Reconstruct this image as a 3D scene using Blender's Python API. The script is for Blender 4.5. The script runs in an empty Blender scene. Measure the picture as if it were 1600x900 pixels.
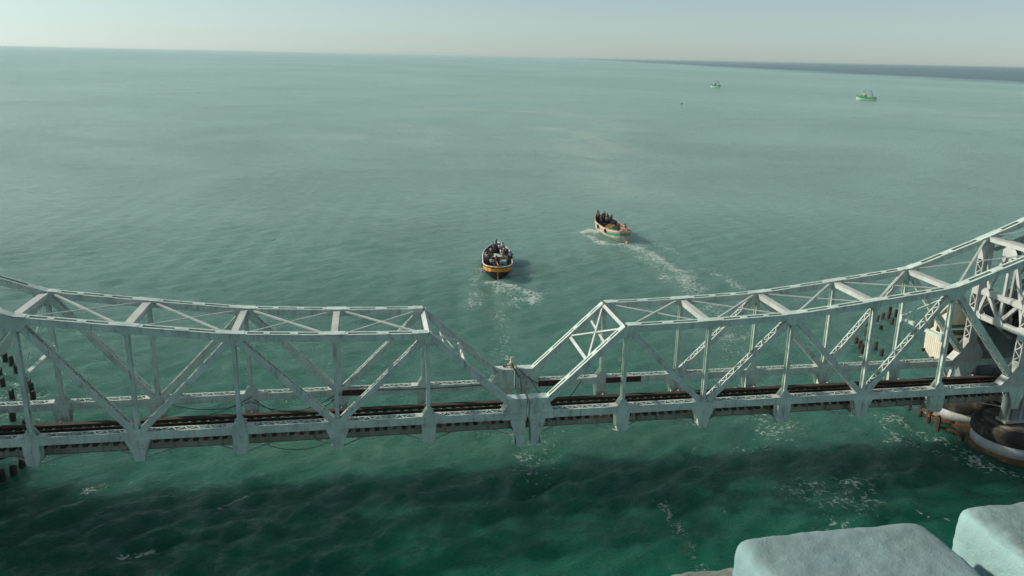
import bpy, math, random
import numpy as np
from mathutils import Vector, Matrix

random.seed(7)
C = bpy.context.scene
COL = C.collection

# ------------------------------------------------------------------ camera
W_, H_ = 1600.0, 900.0
CAM = Vector((-9.24147, -45.6597, 21.298))
YAW, PITCH, ROLL, FPX = 0.17609, 0.27688, 0.02052, 1272.03
ZW = -5.0                                   # mean sea level; z = 0 is the centre line of the bottom chords
f_ = Vector((math.sin(YAW)*math.cos(PITCH), math.cos(YAW)*math.cos(PITCH), -math.sin(PITCH)))
r_ = Vector((math.cos(YAW), -math.sin(YAW), 0.0))
u_ = r_.cross(f_)
r2 = r_*math.cos(ROLL) + u_*math.sin(ROLL)
u2 = -r_*math.sin(ROLL) + u_*math.cos(ROLL)
cd = bpy.data.cameras.new('camera'); cam = bpy.data.objects.new('camera', cd); COL.objects.link(cam)
M = Matrix((r2, u2, -f_)).transposed().to_4x4(); M.translation = CAM
cam.matrix_world = M
cd.sensor_width = 36.0; cd.lens = 36.0*FPX/W_
cd.clip_start = 0.05; cd.clip_end = 120000
C.camera = cam
C.render.resolution_x, C.render.resolution_y = 1024, 576

# ------------------------------------------------------------------ light
SUN_EL, SUN_AZ = math.radians(30), math.radians(-66)   # azimuth measured from +Y towards +X
world = bpy.data.worlds.new('World'); C.world = world; world.use_nodes = True
nt = world.node_tree; nt.nodes.clear()
sky = nt.nodes.new('ShaderNodeTexSky'); sky.sky_type = 'NISHITA'; sky.sun_disc = False
sky.sun_elevation = SUN_EL; sky.sun_rotation = SUN_AZ % (2*math.pi)
sky.altitude = 300; sky.air_density = 1.0; sky.dust_density = 0.4; sky.ozone_density = 2.5
bg = nt.nodes.new('ShaderNodeBackground'); bg.inputs['Strength'].default_value = 0.110
hs = nt.nodes.new('ShaderNodeHueSaturation'); hs.inputs['Saturation'].default_value = 0.38
tint = nt.nodes.new('ShaderNodeMix'); tint.data_type = 'RGBA'; tint.blend_type = 'MULTIPLY'
tint.inputs[0].default_value = 1.0; tint.inputs[7].default_value = (0.765, 0.915, 0.935, 1)
out = nt.nodes.new('ShaderNodeOutputWorld')
nt.links.new(sky.outputs[0], hs.inputs['Color']); nt.links.new(hs.outputs[0], tint.inputs[6])
nt.links.new(tint.outputs[2], bg.inputs['Color']); nt.links.new(bg.outputs[0], out.inputs['Surface'])
sl = bpy.data.lights.new('sun', 'SUN'); sl.energy = 4.3; sl.angle = math.radians(2.2); sl.color = (1.0, 0.93, 0.80)
so = bpy.data.objects.new('sun', sl); COL.objects.link(so)
tosun = Vector((math.sin(SUN_AZ)*math.cos(SUN_EL), math.cos(SUN_AZ)*math.cos(SUN_EL), math.sin(SUN_EL)))
so.rotation_euler = tosun.to_track_quat('Z', 'Y').to_euler()
so.location = (-60, -10, 60)
C.view_settings.view_transform = 'Standard'; C.view_settings.look = 'None'
C.view_settings.exposure = 0.0; C.view_settings.gamma = 1.0
C.cycles.max_bounces = 6; C.cycles.volume_bounces = 1; C.cycles.diffuse_bounces = 3
C.cycles.transparent_max_bounces = 6

# ------------------------------------------------------------------ materials
def newmat(name):
    m = bpy.data.materials.new(name); m.use_nodes = True
    n = m.node_tree; b = n.nodes['Principled BSDF']
    return m, n, b

def ramp(n, fac, stops):
    r = n.nodes.new('ShaderNodeValToRGB')
    el = r.color_ramp.elements
    while len(el) < len(stops): el.new(0.5)
    for e, (p, c) in zip(el, stops):
        e.position = p; e.color = (c[0], c[1], c[2], 1) if len(c) == 3 else c
    n.links.new(fac, r.inputs[0]); return r.outputs[0]

def noise(n, scale, detail=4, rough=0.55, vec=None, dist=0.0):
    t = n.nodes.new('ShaderNodeTexNoise'); t.inputs['Scale'].default_value = scale
    t.inputs['Detail'].default_value = detail; t.inputs['Roughness'].default_value = rough
    t.inputs['Distortion'].default_value = dist
    if vec is not None: n.links.new(vec, t.inputs['Vector'])
    return t.outputs[0]

def objcoord(n, scale=(1, 1, 1), geo=True):
    if geo:
        g = n.nodes.new('ShaderNodeNewGeometry'); o = g.outputs['Position']
    else:
        g = n.nodes.new('ShaderNodeTexCoord'); o = g.outputs['Object']
    mp = n.nodes.new('ShaderNodeMapping'); mp.inputs['Scale'].default_value = scale
    n.links.new(o, mp.inputs[0]); return mp.outputs[0]

def mix(n, fac, a, b, blend='MIX'):
    x = n.nodes.new('ShaderNodeMix'); x.data_type = 'RGBA'; x.blend_type = blend
    for s, v in ((0, fac), (6, a), (7, b)):
        if hasattr(v, 'links'): n.links.new(v, x.inputs[s])
        elif s == 0: x.inputs[0].default_value = v
        else: x.inputs[s].default_value = (v[0], v[1], v[2], 1)
    return x.outputs[2]

def math_(n, op, a, b=None, clamp=False):
    x = n.nodes.new('ShaderNodeMath'); x.operation = op; x.use_clamp = clamp
    for i, v in enumerate((a, b)):
        if v is None: continue
        if hasattr(v, 'links'): n.links.new(v, x.inputs[i])
        else: x.inputs[i].default_value = v
    return x.outputs[0]

def bump(n, b, h, strength=0.3, dist=0.02, prev=None):
    x = n.nodes.new('ShaderNodeBump'); x.inputs['Strength'].default_value = strength
    x.inputs['Distance'].default_value = dist; n.links.new(h, x.inputs['Height'])
    if prev is not None: n.links.new(prev, x.inputs['Normal'])
    if b is not None: n.links.new(x.outputs[0], b.inputs['Normal'])
    return x.outputs[0]

def steel(name, base, rust=0.55, dark=0.7):
    m, n, b = newmat(name)
    v = objcoord(n)
    base2 = tuple(c*0.70 for c in base)
    c = ramp(n, noise(n, 0.9, 6, 0.6, v), [(0.28, base2), (0.62, base)])
    grime = ramp(n, noise(n, 3.2, 8, 0.7, objcoord(n, (1, 1, 0.35))), [(0.52, (0, 0, 0)), (0.72, (1, 1, 1))])
    c = mix(n, math_(n, 'MULTIPLY', grime, dark), c, (0.16, 0.15, 0.125))
    rs = ramp(n, noise(n, 2.1, 10, 0.80, objcoord(n, (1.5, 1.5, 0.5))), [(0.56, (0, 0, 0)), (0.66, (1, 1, 1))])
    c = mix(n, math_(n, 'MULTIPLY', rs, rust), c, (0.19, 0.085, 0.045))
    n.links.new(c, b.inputs['Base Color'])
    b.inputs['Roughness'].default_value = 0.55
    bump(n, b, noise(n, 9, 5, 0.7, v), 0.25, 0.02)
    return m

def plain(name, col, rough=0.7, var=0.25, scale=6, metal=0.0, bmp=0.2):
    m, n, b = newmat(name)
    v = objcoord(n, geo=False)
    lo = tuple(c*(1-var) for c in col); hi = tuple(min(1, c*(1+var*0.6)) for c in col)
    c = ramp(n, noise(n, scale, 6, 0.65, v), [(0.32, lo), (0.68, hi)])
    n.links.new(c, b.inputs['Base Color']); b.inputs['Roughness'].default_value = rough
    b.inputs['Metallic'].default_value = metal
    if bmp: bump(n, b, noise(n, scale*3, 4, 0.6, v), bmp, 0.02)
    return m

MAT = {}
MAT['steel'] = steel('steel_paint', (0.60, 0.72, 0.645))
MAT['steel_light'] = steel('steel_paint_light', (0.55, 0.575, 0.54), 0.12, 0.35)
MAT['steel_dirty'] = steel('steel_paint_dirty', (0.40, 0.41, 0.36), 0.75, 0.65)
MAT['plate_dark'] = steel('dark_blue_plate', (0.22, 0.265, 0.265), 0.3, 0.5)
MAT['rust'] = plain('rusty_steel', (0.17, 0.075, 0.045), 0.85, 0.5, 5)
MAT['maroon'] = plain('maroon_primer', (0.075, 0.028, 0.024), 0.7, 0.4, 4)
MAT['dark_timber'] = plain('tarred_timber', (0.058, 0.040, 0.031), 0.9, 0.5, 4)
MAT['sleeper'] = plain('worn_sleeper', (0.075, 0.045, 0.032), 0.9, 0.6, 3)
def sleeper_mat():
    m, n, b = newmat('weathered_sleeper'); oi = n.nodes.new('ShaderNodeObjectInfo')
    c = ramp(n, oi.outputs['Random'], [(0.0, (0.030, 0.022, 0.018)), (0.45, (0.075, 0.042, 0.028)), (0.75, (0.15, 0.065, 0.038)), (1.0, (0.23, 0.19, 0.15))])
    g = ramp(n, noise(n, 5, 7, 0.7, objcoord(n)), [(0.35, (0.45,)*3), (0.65, (1, 1, 1))])
    n.links.new(mix(n, 1.0, c, g, 'MULTIPLY'), b.inputs['Base Color']); b.inputs['Roughness'].default_value = 0.9; return m
MAT['sleeper'] = sleeper_mat()
MAT['rail'] = plain('rail_steel', (0.09, 0.065, 0.05), 0.45, 0.4, 8, 0.6)
MAT['cable'] = plain('black_cable', (0.015, 0.017, 0.016), 0.6, 0.2, 8)
MAT['cream'] = plain('cream_paint', (0.62, 0.575, 0.44), 0.75, 0.22, 1.6)
MAT['cream_board'] = plain('cream_boards', (0.68, 0.63, 0.50), 0.75, 0.15, 2)
MAT['machine'] = plain('greasy_machine', (0.045, 0.042, 0.036), 0.5, 0.6, 3, 0.3)
MAT['pile'] = plain('weathered_pile', (0.060, 0.046, 0.034), 0.95, 0.6, 5, 0, 0.6)
MAT['pile_dark'] = plain('wet_pile', (0.04, 0.034, 0.028), 0.8, 0.5, 5, 0, 0.5)

# concrete caissons: whitewash, dirty top, rusty waterline (stains with a shape of their own)
def caisson_mat():
    m, n, b = newmat('caisson_whitewash')
    v = objcoord(n, (1.2, 1.2, 0.5))
    c = ramp(n, noise(n, 1.1, 8, 0.65, v), [(0.35, (0.36, 0.37, 0.35)), (0.7, (0.60, 0.61, 0.58))])
    s = ramp(n, noise(n, 1.6, 10, 0.72, objcoord(n, (1.5, 1.5, 0.35))), [(0.60, (0, 0, 0)), (0.66, (1, 1, 1))])
    c = mix(n, s, c, (0.30, 0.15, 0.07))
    n.links.new(c, b.inputs['Base Color']); b.inputs['Roughness'].default_value = 0.85
    bump(n, b, noise(n, 6, 6, 0.7, v), 0.4, 0.04); return m
def grimy(name, a, c2, c3):
    m, n, b = newmat(name); v = objcoord(n)
    c = ramp(n, noise(n, 1.0, 9, 0.7, v), [(0.30, a), (0.52, c2), (0.72, c3)])
    n.links.new(c, b.inputs['Base Color']); b.inputs['Roughness'].default_value = 0.9
    bump(n, b, noise(n, 5, 7, 0.7, v), 0.6, 0.06); return m
MAT['caisson'] = caisson_mat()
MAT['caisson_top'] = grimy('caisson_grime', (0.020, 0.019, 0.017), (0.040, 0.036, 0.030), (0.22, 0.18, 0.12))
MAT['caisson_floor'] = grimy('caisson_floor', (0.035, 0.032, 0.026), (0.13, 0.11, 0.085), (0.34, 0.29, 0.21))
MAT['caisson_rust'] = grimy('caisson_rust', (0.035, 0.026, 0.020), (0.16, 0.075, 0.032), (0.50, 0.27, 0.11))

# painted, sandy parapet concrete
def parapet_mat(name, paint, dirt, amount):
    m, n, b = newmat(name)
    v = objcoord(n)
    c = ramp(n, noise(n, 7, 6, 0.6, v), [(0.35, tuple(x*0.86 for x in paint)), (0.7, paint)])
    # dust lies on the upward faces
    g = n.nodes.new('ShaderNodeNewGeometry'); sx = n.nodes.new('ShaderNodeSeparateXYZ')
    n.links.new(g.outputs['Normal'], sx.inputs[0])
    up = math_(n, 'MULTIPLY', math_(n, 'SUBTRACT', sx.outputs[2], 0.55), 2.6, True)
    d = ramp(n, noise(n, 9, 8, 0.7, v), [(0.30, (0.45,)*3), (0.62, (1, 1, 1))])
    dc = ramp(n, noise(n, 60, 5, 0.8, v), [(0.35, tuple(x*0.75 for x in dirt)), (0.7, dirt)])
    c = mix(n, math_(n, 'MULTIPLY', math_(n, 'MULTIPLY', d, up), amount), c, dc)
    sand = ramp(n, noise(n, 13, 9, 0.75, objcoord(n, (1, 2.2, 1))), [(0.60, (0, 0, 0)), (0.70, (1, 1, 1))])
    c = mix(n, math_(n, 'MULTIPLY', sand, math_(n, 'MULTIPLY', up, 0.55)), c, (0.30, 0.25, 0.17))
    chip = ramp(n, noise(n, 34, 6, 0.65, v), [(0.72, (0, 0, 0)), (0.75, (1, 1, 1))])
    c = mix(n, chip, c, (0.70, 0.66, 0.56))
    n.links.new(c, b.inputs['Base Color']); b.inputs['Roughness'].default_value = 0.9
    h = math_(n, 'ADD', noise(n, 60, 8, 0.75, v), math_(n, 'MULTIPLY', noise(n, 260, 4, 0.7, v), 0.6))
    bump(n, b, h, 0.6, 0.006)
    return m
MAT['parapet'] = parapet_mat('parapet_blue_paint', (0.26, 0.41, 0.42), (0.205, 0.25, 0.245), 0.65)
MAT['parapet2'] = parapet_mat('parapet_pale_blue_paint', (0.32, 0.50, 0.49), (0.17, 0.22, 0.22), 0.95)
MAT['ledge'] = parapet_mat('sandy_ledge', (0.20, 0.26, 0.24), (0.22, 0.22, 0.18), 0.9)
MAT['concrete'] = plain('old_concrete', (0.33, 0.33, 0.31), 0.9, 0.3, 1.0)
MAT['asphalt'] = plain('asphalt', (0.05, 0.05, 0.05), 0.9, 0.3, 3)

# ------------------------------------------------------------------ mesh helpers
class MB:
    def __init__(s): s.v = []; s.f = []
    def add(s, vs, fs):
        o = len(s.v); s.v += [tuple(p) for p in vs]; s.f += [tuple(i+o for i in q) for q in fs]
    def box(s, x0, x1, y0, y1, z0, z1):
        s.add([(x0,y0,z0),(x1,y0,z0),(x1,y1,z0),(x0,y1,z0),(x0,y0,z1),(x1,y0,z1),(x1,y1,z1),(x0,y1,z1)],
              [(0,3,2,1),(4,5,6,7),(0,1,5,4),(1,2,6,5),(2,3,7,6),(3,0,4,7)])
    def beam(s, a, b, w, h, up=(0, 0, 1), off=(0, 0)):
        """box from a to b, w across, h along up; off shifts it in (across, up)"""
        a = Vector(a); b = Vector(b); d = (b-a).normalized(); up = Vector(up)
        x = d.cross(up).normalized(); z = x.cross(d).normalized()
        sh = x*off[0] + z*off[1]
        vs = []
        for p in (a, b):
            for i, j in ((-1,-1),(1,-1),(1,1),(-1,1)): vs.append(p+sh+x*(i*w/2)+z*(j*h/2))
        s.add(vs, [(0,1,2,3),(7,6,5,4),(0,4,5,1),(1,5,6,2),(2,6,7,3),(3,7,4,0)])
    def tube(s, pts, r, n=8, caps=True, ref=(0, 0, 1)):
        pts = [Vector(p) for p in pts]; rr = r if isinstance(r, (list, tuple)) else [r]*len(pts)
        o = len(s.v); ref = Vector(ref)
        for i, p in enumerate(pts):
            d = (pts[min(i+1, len(pts)-1)] - pts[max(i-1, 0)]).normalized()
            rf = ref if abs(d.dot(ref)) < 0.95 else Vector((1, 0, 0))
            x = d.cross(rf).normalized(); y = x.cross(d)
            for k in range(n):
                a = 2*math.pi*k/n; s.v.append(tuple(p + (x*math.cos(a) + y*math.sin(a))*rr[i]))
        for i in range(len(pts)-1):
            for k in range(n):
                s.f.append((o+i*n+k, o+i*n+(k+1)%n, o+(i+1)*n+(k+1)%n, o+(i+1)*n+k))
        if caps:
            s.f.append(tuple(o+k for k in range(n))[::-1]); s.f.append(tuple(o+(len(pts)-1)*n+k for k in range(n)))
    def prism(s, poly, y0, y1, plane='xz'):
        """extrude a polygon"""
        n = len(poly)
        if plane == 'xz': A = [(p[0], y0, p[1]) for p in poly]; B = [(p[0], y1, p[1]) for p in poly]
        elif plane == 'xy': A = [(p[0], p[1], y0) for p in poly]; B = [(p[0], p[1], y1) for p in poly]
        else: A = [(y0, p[0], p[1]) for p in poly]; B = [(y1, p[0], p[1]) for p in poly]
        s.add(A+B, [tuple(range(n))[::-1], tuple(range(n, 2*n))] + [(i, (i+1)%n, n+(i+1)%n, n+i) for i in range(n)])
    def lathe(s, prof, c=(0, 0, 0), n=48):
        o = len(s.v)
        for r, z in prof:
            for k in range(n):
                a = 2*math.pi*k/n; s.v.append((c[0]+r*math.cos(a), c[1]+r*math.sin(a), c[2]+z))
        for i in range(len(prof)-1):
            for k in range(n): s.f.append((o+i*n+k, o+i*n+(k+1)%n, o+(i+1)*n+(k+1)%n, o+(i+1)*n+k))
        s.f.append(tuple(o+k for k in range(n))[::-1]); s.f.append(tuple(o+(len(prof)-1)*n+k for k in range(n)))
    def build(s, name, mat, parent=None, smooth=False, mirror=1):
        me = bpy.data.meshes.new(name)
        v = s.v; f = s.f
        if mirror == -1:
            v = [(-p[0], p[1], p[2]) for p in v]; f = [q[::-1] for q in f]
        me.from_pydata(v, [], f); me.validate()
        import bmesh
        bm = bmesh.new(); bm.from_mesh(me); bmesh.ops.recalc_face_normals(bm, faces=bm.faces); bm.to_mesh(me); bm.free()
        if smooth:
            me.polygons.foreach_set('use_smooth', [True]*len(me.polygons))
        o = bpy.data.objects.new(name, me); COL.objects.link(o)
        me.materials.append(MAT[mat] if isinstance(mat, str) else mat)
        if parent is not None: o.parent = parent
        return o

def tag(o, label=None, cat=None, group=None, kind=None):
    if label: o['label'] = label
    if cat: o['category'] = cat
    if group: o['group'] = group
    if kind: o['kind'] = kind
    return o
def empty(name, loc=(0, 0, 0), rz=0.0, **k):
    e = bpy.data.objects.new(name, None); COL.objects.link(e); e.location = loc; e.rotation_euler = (0, 0, rz)
    e.empty_display_size = 0.2
    return tag(e, **k)

# ------------------------------------------------------------------ the sea
FOAM = [
    ([(5.1, 55.4), (3.8, 52.2), (2.8, 47.3), (1.9, 41.2), (1.2, 38.4)], 1.4, 0.66),
    ([(4.7, 48.2), (6.4, 46.6), (8.1, 44.0), (9.2, 42.0), (8.3, 39.6)], 1.3, 0.95),
    ([(5.8, 45.6), (6.4, 42.3), (7.4, 40.1), (5.8, 38.8)], 2.4, 0.66),
    ([(5.5, 47.9), (5.2, 42.9), (4.3, 38.0), (3.6, 32.6), (2.4, 22.5)], 1.5, 0.50),
    ([(4.9, 47.1), (3.4, 44.4), (2.0, 39.5)], 2.0, 0.55),
    ([(25.5, 74.2), (24.8, 76.2), (23.3, 74.4)], 0.8, 1.5),
    ([(23.6, 72.5), (24.1, 68.9), (24.8, 66.3), (27.2, 66.1)], 1.1, 1.0),
    ([(27.4, 66.5), (28.5, 64.3), (29.1, 60.3), (29.5, 55.1), (29.7, 50.7), (28.8, 43.2)], 2.1, 0.86),
    ([(27.3, 66.1), (26.9, 60.9), (27.8, 57.8), (28.0, 53.2), (26.7, 46.3)], 1.6, 0.62),
    ([(32.0, 67.4), (32.6, 64.8), (33.3, 62.3), (33.5, 60.7)], 1.0, 0.62),
    ([(34.1, 51.9), (34.5, 48.7), (34.5, 44.1), (34.4, 39.4)], 1.5, 0.62),
    ([(28.8, 43.2), (27.6, 35.5), (25.7, 27.0), (23.5, 20.0), (21.7, 14.1), (20.1, 9.1), (20.9, 5.5)], 3.0, 0.52),
    ([(17.6, -3.0), (18.6, -3.9), (20.0, -4.5), (21.5, -3.5), (20.9, -2.2)], 2.0, 0.62),
    ([(18.0, -5.0), (18.1, -6.1), (19.5, -5.9), (17.4, -6.7)], 1.5, 0.56),
    ([(30.2, 6.0), (30.4, 3.2), (31.4, 1.0), (31.6, -1.9), (33.0, -3.7)], 1.0, 0.72),
    ([(29.6, 6.7), (27.8, 2.5), (29.6, 0.7), (30.4, -1.0), (32.0, -2.6)], 1.2, 0.5),
    ([(-18.5, -0.3), (-17.9, 0.2), (-17.2, 0.6)], 0.35, 0.9),
    ([(-22.9, -4.7), (-22.1, -4.7), (-21.5, -4.5)], 0.4, 0.8),
    ([(23.1, -6.4), (23.7, -7.1), (24.7, -7.7)], 0.15, 0.9),
    ([(8.0, -2.8), (8.1, -5.8), (8.0, -8.4), (7.9, -10.1)], 0.8, 0.5),
    ([(-39.7, 23.1), (-36.9, 18.1), (-34.9, 13.3), (-35.7, 18.6)], 2.0, 0.5),
    ([(36.3, 22.0), (35.5, 18.6), (37.1, 17.6)], 1.2, 0.5),
    ([(35.8, 39.8), (29.9, 30.7), (23.8, 23.5)], 3.0, 0.48),
    ([(4.1, 11.1), (1.4, 5.0), (0.8, -0.3)], 2.5, 0.42),
    ([(20.9, 9.0), (19.7, 4.6), (17.1, 2.9)], 2.5, 0.5),
]
PALE = [
    ([(31.2, 378.9), (80.8, 361.2), (96.3, 301.7), (53.3, 198.9), (47.0, 148.2), (42.8, 114.2)], 10, 0.9),
    ([(-12.5, 226.7), (-0.8, 207.1), (10.7, 264.2)], 14, 0.7),
    ([(60.3, 267.3), (67.8, 229.5), (62.9, 190.3)], 9, 1.0),
    ([(-17.5, 7.5), (-8.8, 5.5), (2.7, 6.8), (12, 5)], 3.2, 0.75),
    ([(-2.0, -9.5), (4.0, -8.5), (9.1, -8.2), (14.9, -7.8)], 3.0, 0.8),
    ([(27.3, 62), (27.8, 50.7), (26.8, 43.2), (24.7, 27.0), (21.5, 14.0), (20.9, 5.5)], 2.2, 0.8),
    ([(17.6, -3.0), (19.6, -4.5), (18.0, -6.5)], 2.0, 0.9),
    ([(5.5, 47.9), (5.2, 42.9), (4.3, 38.0), (3.6, 30.6)], 1.8, 0.7),
]
SHADE_PATCHES = [  # bridge shade painted into the water colour along these lines
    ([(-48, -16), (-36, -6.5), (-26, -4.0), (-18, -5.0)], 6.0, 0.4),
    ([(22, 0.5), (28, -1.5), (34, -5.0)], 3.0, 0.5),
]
def seg_dist(X, Y, pts):
    d = np.full(X.shape, 1e9)
    for (ax, ay), (bx, by) in zip(pts[:-1], pts[1:]):
        vx, vy = bx-ax, by-ay
        t = np.clip(((X-ax)*vx + (Y-ay)*vy)/(vx*vx+vy*vy), 0, 1)
        d = np.minimum(d, np.hypot(X-ax-t*vx, Y-ay-t*vy))
    return d

def build_sea():
    rng = np.random.default_rng(3)
    cx, cy = CAM.x, CAM.y
    # rings: fine near the bridge, growing with distance, out to 28 km
    rad = [6.0]
    while rad[-1] < 44000: rad.append(rad[-1]*1.0 + max(0.20, rad[-1]*0.0045 if rad[-1] < 900 else rad[-1]*0.03))
    rad = np.array(rad)
    a_f = np.linspace(math.radians(-38), math.radians(58), 760)
    a_c = np.linspace(math.radians(58), math.radians(322), 120)[1:-1]
    ang = np.concatenate([a_f, a_c]); na = len(ang); nr = len(rad)
    Rg, Ag = np.meshgrid(rad, ang, indexing='ij')
    X = cx + Rg*np.sin(Ag); Y = cy + Rg*np.cos(Ag)
    Z = np.zeros_like(X)
    cell = np.maximum(Rg*0.0045, 0.20)
    main = math.radians(140)                                   # direction the wind waves run
    for i in range(84):
        lam = 0.75*(4.6/0.75)**rng.random()
        th = main + rng.normal()*0.36
        k = 2*math.pi/lam
        amp = 0.0076*lam**0.80 * (0.5+rng.random())
        ph = rng.random()*6.28
        q = np.clip((lam/cell - 3.8)/3.5, 0, 1)
        arg = k*(X*math.sin(th) + Y*math.cos(th)) + ph + 0.6*np.sin(X*0.05+ph) + 0.5*np.sin(Y*0.043+2*ph)
        Z += amp*q*(np.sin(arg) + 0.22*np.cos(2*arg))
    # tidal current between the piers: rougher ridges near the bridge
    tw = np.exp(-((Y+1.0)/9.0)**2)*np.clip(1-np.abs(X+2)/60, 0, 1)
    for i in range(14):
        lam = 1.4*(6/1.4)**rng.random(); th = math.radians(150) + rng.normal()*0.35; k = 2*math.pi/lam
        arg = k*(X*math.sin(th)+Y*math.cos(th)) + rng.random()*6.28 + 0.9*np.sin(X*0.21+i) + 0.8*np.sin(Y*0.33+2*i)
        Z += tw*0.010*lam*(1-np.abs(np.sin(arg/2))*1.6+0.5)
    foam = np.zeros_like(X); pale = np.zeros_like(X)
    near = Rg < 600
    for pts, w, s in FOAM:
        d = seg_dist(X, Y, pts); foam = np.maximum(foam, s*np.exp(-(d/w)**2))
    for pts, w, s in PALE:
        d = seg_dist(X, Y, pts); pale = np.maximum(pale, s*np.exp(-(d/w)**2))
    dark_water = np.zeros_like(X)
    for pts, w, s in SHADE_PATCHES:
        d = seg_dist(X, Y, pts); dark_water = np.maximum(dark_water, s*np.exp(-(d/w)**2))
    # steep little crests of the wakes
    for pts, w, h in ((FOAM[5][0], 0.75, 0.55), (FOAM[6][0], 0.9, 0.22), (FOAM[1][0], 1.0, 0.14), (FOAM[7][0], 1.0, 0.10)):
        Z += h*np.exp(-(seg_dist(X, Y, pts)/w)**2)
    verts = np.stack([X, Y, Z+ZW], -1).reshape(-1, 3)
    cen = len(verts)
    verts = np.vstack([verts, [[cx, cy, ZW]]])
    i = np.arange(nr-1)[:, None]*na; j = np.arange(na)[None, :]; jn = (j+1) % na
    quads = np.stack([i+j, i+jn, i+na+jn, i+na+j], -1).reshape(-1, 4)[:, ::-1]
    tris = np.stack([np.full(na, cen), (np.arange(na)+1) % na, np.arange(na)], -1)[:, ::-1][:, ::-1]
    me = bpy.data.meshes.new('sea')
    me.vertices.add(len(verts)); me.vertices.foreach_set('co', verts.astype(np.float32).ravel())
    nl = quads.size + tris.size
    me.loops.add(nl); me.loops.foreach_set('vertex_index', np.concatenate([quads.ravel(), tris.ravel()]).astype(np.int32))
    npol = len(quads)+len(tris)
    me.polygons.add(npol)
    ls = np.concatenate([np.arange(len(quads))*4, quads.size + np.arange(len(tris))*3]).astype(np.int32)
    me.polygons.foreach_set('loop_start', ls)
    me.polygons.foreach_set('use_smooth', np.ones(npol, bool))
    me.update(calc_edges=True)
    for nm, A in (('foam', foam), ('silt', pale), ('painted_shade', dark_water)):
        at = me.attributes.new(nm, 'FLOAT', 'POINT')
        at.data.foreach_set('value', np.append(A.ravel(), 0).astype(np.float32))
    return me

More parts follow.
